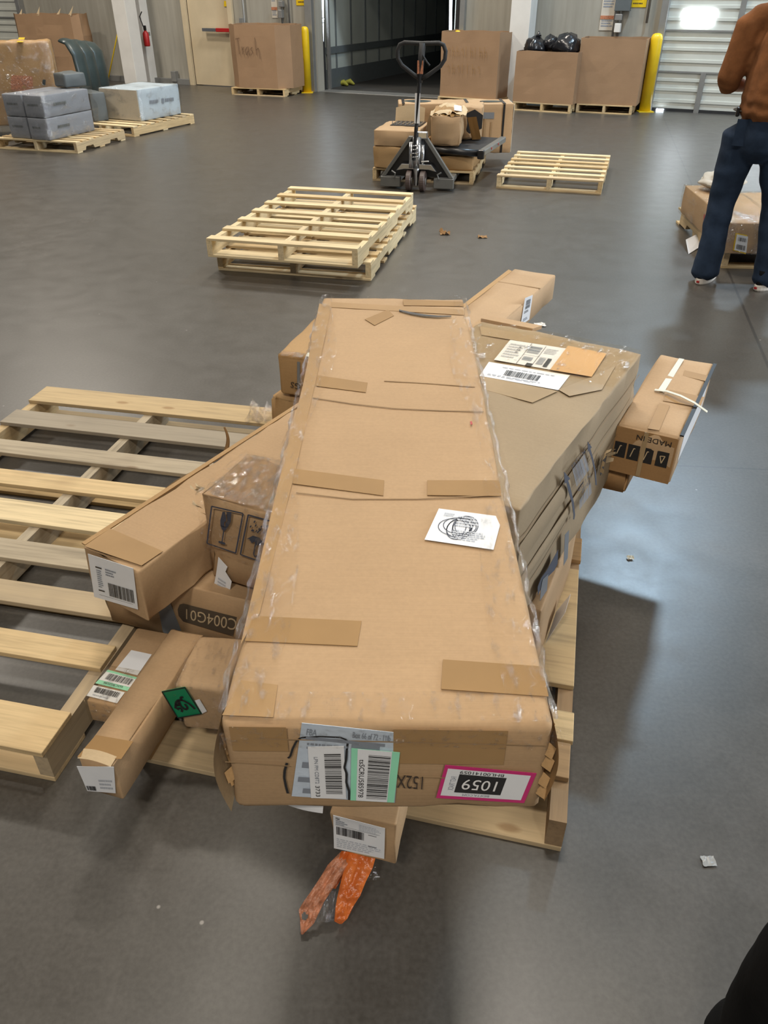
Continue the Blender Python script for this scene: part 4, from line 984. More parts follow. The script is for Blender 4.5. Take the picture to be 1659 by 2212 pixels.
# ---- carton lettered with a part code, printed upside down
cH = Carton('coded_carton', TM(-.77, 1.612, ZP, -18.7) @ Matrix.Translation((.36, .15, 0)), .72, .30, .205, M['kraft'], 'brown carton with dark code band and grey tape, upside down, low at the left', 'carton', seed=55, bulge=.008, crush=.02)
bandq = [(503, 1374), (396, 1342), (386, 1330), (384, 1316), (388, 1306), (396, 1304), (512, 1333)]
cH.plate('code_band', 'front', bandq, plain('brown_print', (.085, .065, .045), .6))
s = Sheet(cH.q('front', [(536, 1341), (402, 1314), (402, 1338), (532, 1369)], .0036), (0, -1, 0)); s.text('XC004G01', (0, .04, 1, .96), M['kraft_torn'], cH.root, .0006)
cH.plate('grey_tape', 'front', [(340, 1304), (368, 1302), (402, 1389), (374, 1386), (352, 1364)], M['duct'], .004)
mb = MB(); mb.grid(lambda u, v: (-.36-.012*math.sin(v*3), -.14+.05*u, .01+.19*v), 3, 8); mb.build('torn_flap', M['kraft_torn'], cH.root, smooth=True)
# ---- long narrow cartons poking out at the near left
cI = Carton('narrow_carton', TM(-.713, 1.258, ZP, -13) @ Matrix.Translation((.048, .13, 0)), .096, .26, .072, M['kraft'], 'small flat carton with three labels on top, beside the long square-ended carton', 'carton', seed=56, r=.006)
cI.plate('blank_label', 'top', [(249, 1447), (297, 1459), (328, 1414), (283.6, 1404.5)], M['paper'])
o, s = sticker(cI, 'top', [(206, 1476), (276, 1493), (298, 1464), (233, 1447)], M['mint'], 'green_edged_label')
s.rects('white_field', [(.0, .26, 1, .86)], M['paper'], o, .0006); s.bars((.14, .38, .92, .80), M['ink'], o, 6, 26); s.text('tsSCRU596', (.8, .22, .2, .08), M['ink'], o)
o, s = sticker(cI, 'top', [(187, 1503), (253, 1519.5), (270, 1496), (202.5, 1480)], M['paper'], 'barcode_label')
s.bars((.14, .42, .9, .88), M['ink'], o, 7, 24); s.para((.15, .08, .9, .26), M['light_print'], o, 1, 2)
wrap_shell(Matrix.Translation((0, -.075, 0)), .10, .116, .073, 'clear_tape', M['film_clear'], None, 1, 0, .001, cI.root)
cJ = Carton('long_narrow_carton', TM(-.659, 1.059, ZP, -15.5) @ Matrix.Translation((.046, .21, 0)), .092, .42, .118, M['kraft'], 'long square-ended carton with white end label poking off the pallet at near left', 'carton', seed=57, r=.008, crush=.012)
tapes(cJ, 'top', [[(207, 1588), (288, 1602), (262, 1640), (167, 1635)]], M['tape'])
o, s = sticker(cJ, 'front', [(189, 1708), (250, 1713), (246, 1656), (166, 1655)], M['paper'], 'white_end_label')
s.bars((.03, .04, .36, .22), M['ink'], o, 8, 12); s.para((.5, .08, .95, .5), M['light_print'], o, 3, 4)
MB().grid(lambda u, v: (-.04+.08*u, -.212+.025*v, .119+.006*math.sin(math.pi*u)+.002*v), 8, 3).build('torn_end_flap', M['kraft_torn'], cJ.root, smooth=True)
cK = Carton('small_carton', TM(-.485, 1.235, ZP, -9) @ Matrix.Translation((.060, .085, 0)), .120, .17, .150, M['kraft_pink'], 'small film-wrapped carton with bright green label at the left of the heap', 'carton', seed=58, r=.012, bulge=.006)
o, s = sticker(cK, 'front', [(384, 1551), (437, 1542), (400, 1483), (349, 1493)], M['green'], 'green_label')
s.lines('black_drawing', [[(.15, .35), (.3, .55), (.45, .62), (.62, .58), (.78, .42), (.86, .22)], [(.45, .62), (.4, .4), (.5, .25), (.62, .3), (.6, .45)], [(.2, .3), (.3, .36), (.38, .28), (.3, .2)], [(.55, .58), (.6, .7), (.7, .68)], [(.25, .5), (.32, .42), (.4, .52)]], .006, M['ink'], o)
s.lines('dark_border', [[(.02, .02), (.98, .02), (.98, .98), (.02, .98), (.02, .02)]], .003, M['ink'], o)
cK.plate('white_label_corner', 'front', [(437, 1541), (447, 1536), (431, 1510), (421, 1513)], M['paper'])
wrap_shell(Matrix(), .126, .176, .151, 'stretch_wrap', M['film'], None, 2, 0, .002, cK.root)
# ---- carton under the big top carton, at the near end
cL = Carton('labelled_carton', TM(-.108, .908, ZP+.004, -12) @ Matrix.Translation((.068, .23, 0)), .136, .46, .14, M['kraft'], 'brown carton with shipping label jutting out under the top carton, above the orange bag', 'carton', seed=59, r=.007, crush=.01)
o, s = sticker(cL, 'front', [(721.6, 1831.6), (830, 1854.7), (832, 1789), (719.8, 1760.5)], M['paper'], 'shipping_label')
s.text('FBA', (.05, .90, .13, .97), M['ink'], o); s.para((.05, .74, .3, .88), M['grey_print'], o, 3, 2); s.para((.5, .70, .95, .92), M['light_print'], o, 5, 6); s.bars((.06, .46, .60, .70), M['ink'], o, 9, 36); s.rects('rule', [(.04, .735, .9, .742)], M['ink'], o)
s.para((.06, .05, .95, .34), M['light_print'], o, 5, 7); s.rects('dark_strip', [(.68, .66, .84, .675), (.68, .30, .84, .32)], M['ink'], o)
# ---- long narrow carton at the left
cF = Carton('long_carton', TM(-.728, 1.478, .330, -31) @ Matrix.Translation((.094, .54, 0)), .188, 1.08, .158, M['kraft'], 'long brown carton with white shipping label on its end, reaching over the big empty pallet', 'carton', seed=60, bulge=.004, crush=.012)
o, s = sticker(cF, 'front', [(204, 1289), (298.5, 1316.5), (288, 1227.5), (190, 1196)], M['paper'], 'shipping_label')
s.bars((.38, .14, .95, .46), M['ink'], o, 10, 34); s.para((.36, .60, .62, .78), M['grey_print'], o, 3, 3); s.rects('dark_strip', [(.14, .20, .28, .23), (.14, .74, .28, .77)], M['ink'], o); s.para((.15, .27, .27, .70), M['grey_print'], o, 9, 4); s.rects('rule', [(.14, .1, .9, .105)], M['ink'], o)
tapes(cF, 'top', [[(182, 1180), (306, 1222), (352, 1191), (238, 1142)]], M['tape_mid'], 'clear_packing_tape')
MB().box((-.098, -.02, .157), (.012, 1.02, .004), Matrix.Rotation(R(10), 3, 'Y')).build('lifted_flap_edge', M['kraft_dark'], cF.root)
MB().grid(lambda u, v: (-.10-.022*math.sin(math.pi*u), -.30+.22*u, .15-.03*v), 8, 2).build('torn_flap', M['kraft_torn'], cF.root, smooth=True)
# ---- carton printed with handling marks
cG = Carton('fragile_carton', TM(-.447, 1.545, .337, -26) @ Matrix.Translation((.155, .10, 0)), .31, .20, .265, M['kraft'], 'brown film-wrapped carton with wine glass handling mark and ragged top corner', 'carton', seed=61, bulge=.008, r=.012, crush=.02)
s = Sheet(cG.q('front', [(448, 1173), (510, 1194), (526, 1108.5), (458, 1093)], .003), (0, -1, 0))
s.lines('mark_frame', [[(0, 0), (1, 0), (1, 1), (0, 1), (0, 0)]], .004, M['blue_ink'], cG.root)
mb = MB()
def lay(sh, pts): mb.add([sh.at(u, v, .001) for u, v in pts], [tuple(range(len(pts)))])
lay(s, [(.36, .92), (.44, .93), (.52, .74), (.46, .66), (.50, .54), (.36, .56), (.33, .70)]); lay(s, [(.48, .94), (.64, .97), (.66, .72), (.60, .58), (.53, .54), (.50, .66), (.56, .74)])
lay(s, [(.36, .57), (.6, .58), (.55, .49), (.49, .45), (.42, .48)]); lay(s, [(.47, .47), (.51, .47), (.51, .14), (.47, .14)]); lay(s, [(.36, .14), (.40, .17), (.58, .17), (.62, .14), (.58, .11), (.40, .11)])
mb.build('wine_glass_mark', M['blue_ink'], cG.root)
s = Sheet(cG.q('front', [(520, 1197), (580, 1218), (596, 1128), (537, 1111.5)], .003), (0, -1, 0))
s.lines('mark_frame', [[(0, 0), (1, 0), (1, 1), (0, 1), (0, 0)]], .004, M['blue_ink'], cG.root)
rr = random.Random(4); s.lines('rain_mark', [[(u, v), (u+.035, v+.05)] for u, v in [(rr.uniform(.1, .8), rr.uniform(.62, .88)) for _ in range(22)]], .003, M['blue_ink'], cG.root)
mb = MB(); lay(s, [(.1, .42), (.3, .55), (.55, .55), (.78, .42), (.6, .40), (.5, .34), (.4, .42), (.3, .36), (.2, .44)]); mb.build('umbrella_mark', M['blue_ink'], cG.root); s.lines('umbrella_stem', [[(.45, .4), (.45, .12), (.52, .06), (.58, .12)]], .004, M['blue_ink'], cG.root)
o = cG.plate('torn_label', 'front', [(472, 1203), (491.5, 1224.5), (487, 1235), (500.6, 1256), (494, 1290), (486, 1312), (457, 1292), (467.4, 1238)], M['paper'], .005)
s = Sheet(cG.q('front', [(463, 1290), (489, 1300), (496, 1258), (470, 1240)], .0062), (0, -1, 0)); s.para((.1, .1, .9, .9), M['light_print'], o, 6, 5)
wrap_shell(Matrix.Translation((.0, .0, .09)), .318, .208, .178, 'stretch_wrap', M['film'], None, 6, 0, .004, cG.root)
mb = MB()
rr = random.Random(11)
for k in range(11):
    p0 = V((-.155+rr.uniform(-.002, .014), -.10+rr.uniform(-.004, .03), .262-rr.uniform(0, .09)*(k % 2))); a = rr.uniform(0, 6)
    mb.add([p0, p0+V((.022*math.cos(a)-.004, .014*math.sin(a), .012)), p0+V((-.012*math.sin(a)-.006, .012*math.cos(a), .006+.008*rr.random()))], [(0, 1, 2)])
mb.build('ragged_corner', M['kraft_torn'], cG.root)
mb = MB(); mb.grid(lambda u, v: (-.14+.28*u, -.10+.2*v, .268+.018*abs(fbm((u*6, v*4, 3)))), 26, 18); mb.build('loose_wrap', M['film_heavy'], cG.root, smooth=True)
# ---- carton at the back left, lettered with weights
cE = Carton('weights_carton', TM(-.385, 2.60, .350, -17) @ Matrix.Translation((.16, .26, 0)), .32, .52, .160, M['kraft_dark'], 'brown carton lettered with weights upside down, far back left of the top carton', 'carton', seed=62, r=.012, bulge=.006)
s = Sheet(cE.q('front', [(662, 833), (629, 824), (627, 836), (660, 846)], .003), (0, -1, 0)); s.text('KGS', (0, 0, 1, 1), M['ink'], cE.root)
cE.plate('clear_tape', 'front', [(642, 781), (648, 782), (648, 840), (642, 838)], M['duct']); MB().box((0, -.25, .161), (.31, .04, .002)).build('clear_tape', M['film_clear'], cE.root)
cE.plate('yellow_strap', 'top', [(660, 770), (668, 771), (668, 758), (662, 766)], M['strap'])
# ---- long thin carton reaching out at the back
cD = Carton('long_thin_carton', TM(.855, 3.82, .290, -28) @ Matrix.Translation((-.11, -.80, 0)), .22, 1.60, .125, M['kraft_pink'], 'long thin carton sticking far out behind the heap toward the person', 'carton', seed=63, bulge=.005, crush=.012)
o, s = sticker(cD, 'right', [(1124, 704), (1143, 690), (1150.6, 637), (1134, 644)], M['paper'], 'side_label')
s.bars((.25, .55, .8, .90), M['ink'], o, 12, 16, False); s.para((.2, .38, .8, .48), M['ink'], o, 2, 5); s.para((.2, .08, .8, .2), M['grey_print'], o, 2, 6)
MB().box((0, .56, .1265), (.222, .01, .002)).build('crease', M['crease'], cD.root); MB().box((-.112, .1, .128), (.02, 1.3, .003), Matrix.Rotation(R(14), 3, 'Y')).build('lifted_flap_edge', M['kraft_dark'], cD.root)
# ---- big creased carton at the right
BL_ = 1.08
cB = Carton('creased_carton', TM(.745, 2.077, .357, -30.4) @ Matrix.Scale(.865, 4) @ Matrix.Translation((-.295, -BL_/2, 0)), .59, BL_, .436, M['kraft_dull'], 'big slumped carton with creased printed side and taped labels, right of the top carton', 'carton', seed=64, bulge=.005, r=.009, crush=.012)
hb_ = BL_/2
for v in cB.body.data.vertices:          # the far lower end is crushed upwards
    k = max(0.0, min(1.0, (v.co.y/hb_-.25)/.75)); v.co.z += .085*k*k*(1-min(1, v.co.z/.3))
tapes(cB, 'top', [[(1036, 812), (1205, 845), (1150, 870), (1046, 842)], [(1036, 705), (1300, 752), (1290, 764), (1040, 724)], [(1206, 842), (1275, 815), (1330, 790), (1300, 842), (1230, 856)]], M['tape_dull'], 'clear_packing_tape')
o, s = sticker(cB, 'top', [(1067, 777.5), (1189, 799), (1222.7, 753), (1102, 734.6)], M['paper'], 'shipping_label')
s.rects('rule', [(.395, 0, .402, 1), (.66, 0, .667, .95), (.40, .44, .9, .446)], M['ink'], o, .0012)
s.para((.06, .15, .36, .85), M['light_print'], o, 6, 8); s.bars((.42, .55, .63, .88), M['grey_print'], o, 13, 12, False); s.bars((.43, .2, .6, .38), M['grey_print'], o, 14, 10, False); s.bars((.70, .12, .82, .42), M['grey_print'], o, 15, 12); s.para((.7, .6, .95, .86), M['light_print'], o, 4, 9); s.para((.24, .4, .3, .75), M['ink'], o, 3, 2)
s.rects('black_marker_patch', [(.56, -.02, .66, .10), (.84, .06, .91, .42)], M['ink'], o, .0022)
o, s = sticker(cB, 'top', [(1036, 812), (1206, 843), (1231, 811), (1056, 782)], M['paper'], 'barcode_label')
s.bars((.27, .30, .70, .66), M['ink'], o, 16, 30); s.para((.2, .74, .9, .82), M['light_print'], o, 1, 3); s.para((.08, .12, .8, .24), M['light_print'], o, 2, 4)
cB.plate('kraft_paper_flap', 'top', [(1188, 799), (1278, 814), (1310.5, 763.7), (1227, 747)], cardboard('fresh_kraft_paper', (.60, .39, .20)), .006)
mb = MB(); s = Sheet([(-.29, hb_-.34, .4395), (.29, hb_-.34, .4395), (.29, hb_-.01, .4395), (-.29, hb_-.01, .4395)], (0, 0, 1))
mb.grid(lambda u, v: s.at(u, v, .007+.0035*fbm((u*14, v*12, 1))), 30, 20); mb.build('clear_tape_sheet', film('glossy_tape', .02, (.97, .93, .86), .8, 34, 1.0, .58, .70), cB.root, smooth=True)
NT = cB.T.inverted() @ TM(.711, 1.952, .345, -28) @ Matrix.Translation((-.16, .2, 0)); o = weld_build(carton_mesh(.37, .46, .10, .012, .01, 52, None, .02), 'collapsed_flap', M['kraft_deep'], cB.root); o.matrix_basis = NT
# creases and print on its right side
s = Sheet([(.2955, -hb_, 0), (.2955, hb_, 0), (.2955, hb_, .436), (.2955, -hb_, .436)], (1, 0, 0))
s.lines('crease_line', [[(0, .78), (.3, .80), (.6, .83), (.98, .84)], [(0, .60), (.35, .64), (.55, .70)], [(0, .44), (.3, .47), (.5, .50)], [(0, .27), (.3, .30), (.42, .34)], [(.45, .60), (.75, .66), (.97, .68)], [(.6, .44), (.8, .50), (.97, .52)]], .0035, M['crease'], cB.root, .004)
for fx_, z0, z1 in ((0, .56, .74), (0, .34, .45)):
    mb = MB(); mb.grid(lambda u, v: s.at(.02+.5*u, z0+(z1-z0)*v+.05*u, .003+.006*math.sin(math.pi*v)*math.sin(math.pi*min(1, u*1.2))), 20, 6); mb.build('bulging_fold', M['kraft_dull'], cB.root, smooth=True)
def rs(px, off=.014): return Sheet(cB.q('right', px, off), (1, 0, 0))
k_ = rs([(1245, 1051), (1273, 1013), (1263.5, 980), (1235.8, 1013)]); k_.bars((0, 0, 1, 1), M['grey_print'], cB.root, 17, 20, True, 'printed_barcode')
k_ = rs([(1236, 1012), (1264, 978), (1262, 967), (1233, 1003)]); k_.text('FRT1136', (0, .05, 1, .8), M['blue_ink'], cB.root)
k_ = rs([(1248, 1064), (1276, 1030), (1274, 1019), (1246, 1053)]); k_.text('QTY 1 PC', (0, .05, 1, .85), M['blue_ink'], cB.root)
k_ = rs([(1256, 1066), (1274, 1044), (1272, 1034), (1255, 1055)]); k_.text('2014G', (0, .05, 1, .85), M['blue_ink'], cB.root)
k_ = rs([(1251, 1101), (1278, 1064), (1276, 1041), (1251, 1081)]); k_.bars((0, 0, 1, 1), M['grey_print'], cB.root, 18, 18, True, 'printed_barcode')
for pts in ([(1218, 1019), (1231.5, 1034), (1227, 1038), (1231, 1050), (1239, 1083), (1242, 1112), (1240, 1122), (1238, 1122), (1238.5, 1112), (1234, 1083), (1227, 1060), (1223, 1042), (1219.5, 1045)],
            [(1269, 953.6), (1278, 966), (1275, 969), (1281, 990), (1287, 1018), (1289, 1048), (1286, 1048), (1284, 1018), (1277, 990), (1271.5, 973), (1269.5, 977)],
            [(1205.5, 1187), (1204, 1218), (1197, 1232), (1184, 1245), (1176, 1256), (1170, 1268), (1161.6, 1285.5), (1161, 1268), (1169, 1248), (1181, 1232), (1192, 1212)]):
    cB.plate('printed_arrow', 'right', pts, M['blue_ink'], .014)
cB.plate('grey_tape', 'right', [(1166, 1298), (1181, 1275), (1184, 1240), (1172, 1252), (1168, 1272)], M['duct'], .0155); cB.plate('grey_tape', 'right', [(1217, 1222), (1226, 1205), (1229, 1145), (1220, 1155)], M['duct'], .0155)
hp_ = cB.q('right', [(1302, 1003)], .013)[0]; rr = random.Random(5); mb = MB(); mb2 = MB(); ring_ = []
for k in range(14):
    a = 2*math.pi*k/14; r_ = .034*rr.uniform(.65, 1.15); ring_.append(hp_+V((0, r_*math.cos(a)*.9, r_*math.sin(a)*1.1)))
    p0 = hp_+V((.002, r_*math.cos(a), r_*math.sin(a)*1.25)); e_ = V((rr.uniform(.008, .022), math.cos(a)*.016, math.sin(a)*.016)); sd = V((0, -math.sin(a), math.cos(a)))*.011
    if math.sin(a) > -.3: mb2.add([p0-sd, p0+sd, p0+e_+sd*.4, p0+e_-sd*.7], [(0, 1, 2, 3)])
mb.prism(ring_, (.0012, 0, 0)); mb.build('torn_hole_shade', M['ink'], cB.root); mb2.build('hole_tatters', M['kraft_torn'], cB.root)  # flat black patch gives the shade within the hole
MB().box((-.2, hb_+.06, .42), (.2, .10, .012), Matrix.Rotation(R(-12), 3, 'X')).build('end_flap', M['kraft'], cB.root)
# ---- carton at the far right
cC = Carton('strapped_carton', TM(.8118, 1.8516, .4245, -28.5) @ Matrix.Scale(.864, 4) @ Matrix.Translation((-.101, .33, 0)), .202, .66, .180, M['kraft_pink'], 'carton with white strap and dark handling symbols at the far right of the heap', 'carton', seed=65, r=.01, bulge=.006, crush=.012)
MB().box((0, -.3305, .088), (.196, .0016, .168)).build('brown_end_face', M['kraft_deep'], cC.root)
for k, x in enumerate((-.075, -.031, .013, .062)):
    q_ = [(x-.019, -.332, .062), (x+.019, -.332, .062), (x+.019, -.332, .118), (x-.019, -.332, .118)]
    o = MB().quadplate(q_, (0, -1, 0), .0006).build('handling_symbol', M['ink'], cC.root); s = Sheet([V(p)-V((0, .0008, 0)) for p in q_], (0, -1, 0))
    s.lines('symbol_line', [[[(.3, .7), (.5, .25), (.7, .75), (.3, .7)], [(.5, .2), (.5, .8)], [(.25, .3), (.75, .3)]][k % 3] if k == 3 else [(.3, .2), (.5, .8), (.62, .78)]], .003, M['kraft_torn'], cC.root)
s = Sheet([(.075, -.332, .135), (-.02, -.332, .135), (-.02, -.332, .155), (.075, -.332, .155)], (0, -1, 0)); s = Sheet([(.08, -.3322, .158), (-.03, -.3322, .158), (-.03, -.3322, .140), (.08, -.3322, .140)], (0, -1, 0)); s.text('MADE IN', (0, 0, 1, 1), M['ink'], cC.root)
MB().box((-.002, -.333, .09), (.014, .001, .165)).build('clear_tape', M['tape_dull'], cC.root)
tapes(cC, 'top', [[(1446, 842), (1521, 858), (1513, 880), (1432, 866)], [(1479, 800), (1531, 812), (1526, 824), (1475, 812)], [(1425, 870), (1447, 876), (1424, 930), (1399, 926)]], M['tape_mid'])
cC.plate('white_strap', 'top', [(1467, 774), (1478, 776), (1434, 848), (1421, 843)], M['strap'], .004)
MB().box((.1025, -.02, .10), (.0016, .44, .11)).build('white_side_label', M['paper'], cC.root); MB().box((.103, 0, .181), (.012, .64, .005)).build('open_seam', M['ink'], cC.root)
Ci = cC.T.inverted(); sp_ = [Ci @ gp(1414, 842, .586), Ci @ gp(1440, 845, .592), Ci @ gp(1470, 855, .598), Ci @ gp(1500, 870, .593), Ci @ gp(1528, 890, .575)]
mb = MB(); mb.ring([[p+V((0, -.007, .001)), p+V((0, .007, .001)), p+V((0, .007, -.001)), p+V((0, -.007, -.001))] for p in sp_]); mb.build('loose_strap_end', M['strap'], cC.root)
# ---- the long carton on top
AL, AW, AH = 1.70, .447, .19
cA = Carton('long_top_carton', TM(.1964, .5873, .7365, -.83) @ Matrix.Scale(.8642, 4) @ Matrix.Translation((-AW/2, AL/2, 0)), AW, AL, AH, M['kraft'], 'long wide carton wrapped in film on top of the heap, labelled on its near end', 'carton', seed=66, bulge=.0016, r=.014, crush=.008)
tapes(cA, 'top', [[(686.6, 811), (794, 827), (790, 848), (682, 834)], [(636, 1013), (830, 1038), (828, 1071), (632, 1045)], [(923, 1038), (1079, 1038), (1083, 1072), (923, 1070)],
                  [(547, 1331), (781, 1342), (772, 1396), (529, 1385)], [(957, 1425), (1171, 1440), (1185, 1505), (953, 1489)], [(788, 690), (838, 669), (851, 682), (809, 703)], [(870, 647), (1000, 652), (1002, 662), (872, 660)]], M['tape'], off=.0012)
tapes(cA, 'top', [[(690, 656), (716, 662), (685, 811), (640, 1010), (561, 1325), (520, 1392), (600, 1050), (655, 830)], [(716, 653), (1000, 669), (1003, 681), (716, 664)], [(480, 1545), (520, 1470), (600, 1480), (590, 1550)]], M['tape_mid'], off=.0008)
for nm, pl, w_ in (('tear', [(862, 671), (885, 676), (915, 681), (945, 684), (975, 684)], 4.0), ):
    cA.plate(nm, 'top', [(x, y-w_/2) for x, y in pl] + [(x, y+w_/2*(.4+.6*math.sin(i))) for i, (x, y) in list(enumerate(pl))[::-1]], M['ink'], .0045)
for pl in ([(676, 859), (760, 872), (850, 882), (950, 887), (1045, 889)], [(830, 823), (920, 828), (1026, 836)], [(640, 1064), (760, 1078), (900, 1078), (1075, 1070)]):
    cA.plate('crease', 'top', [(x, y-.8) for x, y in pl] + [(x, y+.8) for x, y in pl[::-1]], M['crease'], .0018)
cA.plate('red_mark', 'top', [(1015, 911), (1019, 910), (1021, 916), (1017, 918)], M['red'], .004)
o, s = sticker(cA, 'top', [(917, 1166), (1066, 1188), (1080, 1135), (1071, 1115), (948, 1099)], M['paper'], 'scribbled_label')
s = Sheet(cA.q('top', [(917, 1166), (1066, 1188), (1082, 1118), (948, 1099)], .004), (0, 0, 1))
rr = random.Random(9); ls = []
for k in range(7):
    cx, cy, ra, rb, a0 = rr.uniform(.34, .62), rr.uniform(.42, .62), rr.uniform(.12, .30), rr.uniform(.18, .36), rr.uniform(0, 6)
    ls.append([(cx+ra*math.cos(a0+t*.3), cy+rb*math.sin(a0+t*.3)) for t in range(22)])
s.lines('pen_scribble', ls, .0016, M['blue_ink'], o, .0008); s.para((.35, .5, .72, .85), M['light_print'], o, 4, 6); s.para((.35, .12, .85, .42), M['light_print'], o, 5, 7); s.para((.12, .78, .3, .9), M['light_print'], o, 2, 8)
# near end: labels and marker
s0 = Sheet([(-AW/2, -AL/2-.003, 0), (AW/2, -AL/2-.003, 0), (AW/2, -AL/2-.003, AH), (-AW/2, -AL/2-.003, AH)], (0, -1, 0))
o, s = sticker(cA, 'front', [(630, 1719), (853, 1733), (866, 1583), (652, 1561)], M['paper_blue'], 'poly_label', .0025)
s.text('FBA', (.06, .86, .16, .94), M['grey_print'], o); s.text('Box 66 of 72 - 11lb', (.52, .88, .90, .96), M['grey_print'], o); s.rects('grey_bar', [(.06, .80, .85, .84), (.52, .72, .80, .80), (.60, .30, .72, .62)], M['grey_print'], o)
s.para((.08, .66, .52, .76), M['grey_print'], o, 2, 4); s.para((.56, .58, .9, .70), M['grey_print'], o, 3, 5); s.rects('printed_block', [(.06, .42, .14, .50), (.04, .22, .16, .29), (.1, .06, .18, .13), (.22, .2, .3, .6)], M['grey_print'], o)
o2, s = sticker(cA, 'front', [(672, 1723), (748, 1725), (743, 1611), (664.7, 1613)], M['paper'], 'barcode_label', .0046)
s.bars((.44, .10, .90, .88), M['ink'], o2, 19, 34, False); k_ = Sheet([s.at(.14, .82), s.at(.14, .04), s.at(.27, .04), s.at(.27, .82)], s.n); k_.text('LPN PM CD8T2', (0, .1, .66, .9), M['grey_print'], o2); k_.text('3733', (.72, .05, 1, .95), M['ink'], o2)
o3, s = sticker(cA, 'front', [(757, 1728), (851, 1733), (864, 1625), (759, 1616)], M['mint'], 'green_edged_label', .0052)
s.rects('white_field', [(.13, 0, .84, 1)], M['paper'], o3, .0006); s.bars((.36, .06, .82, .92), M['ink'], o3, 20, 38, False)
k_ = Sheet([s.at(.16, .82), s.at(.16, .08), s.at(.30, .08), s.at(.30, .82)], s.n); k_.text('tsSCRU585978', (0, .1, 1, .9), M['ink'], o3)
o4, s = sticker(cA, 'front', [(1159, 1670), (961.6, 1652), (942, 1723), (1132, 1734)], M['pink'], 'pink_edged_label', .0035)
# this label is printed upside down: u runs to the left, v runs down in the photograph's view
s.rects('white_field', [(.05, .09, .96, .91)], M['paper'], o4, .0006); s.rects('black_field', [(.30, .22, .82, .78)], M['ink'], o4, .0011)
s.text('1059', (.38, .34, .76, .66), M['white'], o4, .0018); s.text('BHL00141059', (.34, .13-.02, .82, .20), M['ink'], o4, .0014); s.text('BIDFTA.COM', (.42, .80, .72, .87), M['grey_print'], o4, .0014)
k_ = Sheet([s.at(.84, .30), s.at(.84, .72), s.at(.90, .72), s.at(.90, .30)], s.n); k_.text('FAST TRACK', (0, 0, 1, 1), M['grey_print'], o4, .0014)
k_ = Sheet(cA.q('front', [(914, 1676), (857, 1671), (857, 1700), (912, 1704)], .0035), (0, -1, 0)); k_.text('152X', (0, 0, 1, 1), M['dark_brown'], cA.root)
def mk(pts, w_, off):
    qs = cA.q('front', pts, off); mb = MB()
    for p, q_ in zip(qs[:-1], qs[1:]):
        e_ = (q_-p).normalized().cross(V((0, -1, 0)))*w_/2; mb.add([p-e_, q_-e_, q_+e_, p+e_], [(0, 1, 2, 3)])
    mb.build('marker_line', M['ink'], cA.root)
mk([(665, 1592), (649, 1594), (640, 1602), (632, 1618), (627, 1634), (622, 1638)], .0030, .0040); mk([(620, 1648), (615, 1665), (614, 1680), (618, 1700), (622, 1714)], .0036, .0040)
mk([(649, 1594), (690, 1591), (735, 1593), (748, 1598), (751, 1606), (749, 1620)], .0030, .0040); mk([(749, 1620), (748, 1640), (744, 1658), (749, 1672), (748, 1690), (754, 1710), (754, 1728)], .0032, .0062)
for v_, a_, b_ in ((.60, .0, .2), (.86, .1, .98), (.46, .5, .95)): s0.lines('crease', [[(a_, v_), ((a_+b_)/2, v_-.02), (b_, v_-.04)]], .0022, M['crease'], cA.root, .0012)
for u0, u1, v0, v1 in ((.52, .86, .60, .97), (.03, .2, .72, .98)): s0.rects('packing_tape', [(u0, v0, u1, v1)], M['tape_mid'], cA.root, .0006)
# white label sheet sagging under the near end
mb = MB(); Ai = cA.T.inverted()
E_ = [Ai @ gp(x, y, .734) for x, y in ((590, 1716), (700, 1722))]; F_ = [Ai @ gp(x, y, .704) for x, y in ((592, 1727), (697, 1757))]
mb.grid(lambda u, v: (E_[0].lerp(E_[1], u)).lerp(F_[0].lerp(F_[1], u), v) - V((0, 0, .006*math.sin(math.pi*u)*v)), 10, 5); o = mb.build('sagging_label', M['paper'], cA.root, smooth=True)
# stretch film: sides, edge bands and the bunched rolls along both long edges
mb = MB(); e = .008
def wr(p, a=.006, s_=9): n_ = noise.noise_vector(p*s_); return p + n_*a
for sx in (-1, 1):
    mb.grid(lambda u, v: wr(V((sx*(AW/2+e+.004*math.sin(v*9)), -AL/2+AL*u, AH*1.0*v))), 90, 10)
    mb.grid(lambda u, v: wr(V((sx*(AW/2-(.055+.02*math.sin(u*11))*v), -AL/2+AL*u, AH+e)), .004, 16), 90, 4)
mb.grid(lambda u, v: wr(V((-AW/2+AW*u, -AL/2-e, AH*.80+AH*.20*v)), .004), 40, 4)
mb.grid(lambda u, v: wr(V((-AW/2+AW*u, -AL/2+.05*v, AH+e)), .004), 40, 4)
mb.grid(lambda u, v: wr(V((-AW/2+AW*u, AL/2+e, AH*v)), .005), 30, 8)
mb.build('stretch_wrap', M['film'], cA.root, smooth=True)
for sx in (-1, 1):
    mb = MB(); pts = [wr(V((sx*(AW/2+.004), -AL/2+.02+AL*.985*k/120, AH-.003)), .006, 23) for k in range(121)]
    mb.tube(pts, [.0034+.0014*math.sin(k*1.7)+.001*math.sin(k*.63) for k in range(121)], 6); mb.build('film_roll_edge', M['film_heavy'], cA.root, smooth=True)
    mb = MB(); rr = random.Random(21+sx)
    for k in range(6):
        p0 = V((sx*(AW/2-.006), -AL/2+.01+rr.random()*.03, AH-.02-.022*k)); mb.add([p0, p0+V((sx*.016, -.004, -.016)), p0+V((sx*.010, -.012, -.03)), p0+V((-sx*.004, -.012, -.016))], [(0, 1, 2, 3)])
    mb.build('crushed_corner', M['kraft_dark'], cA.root)
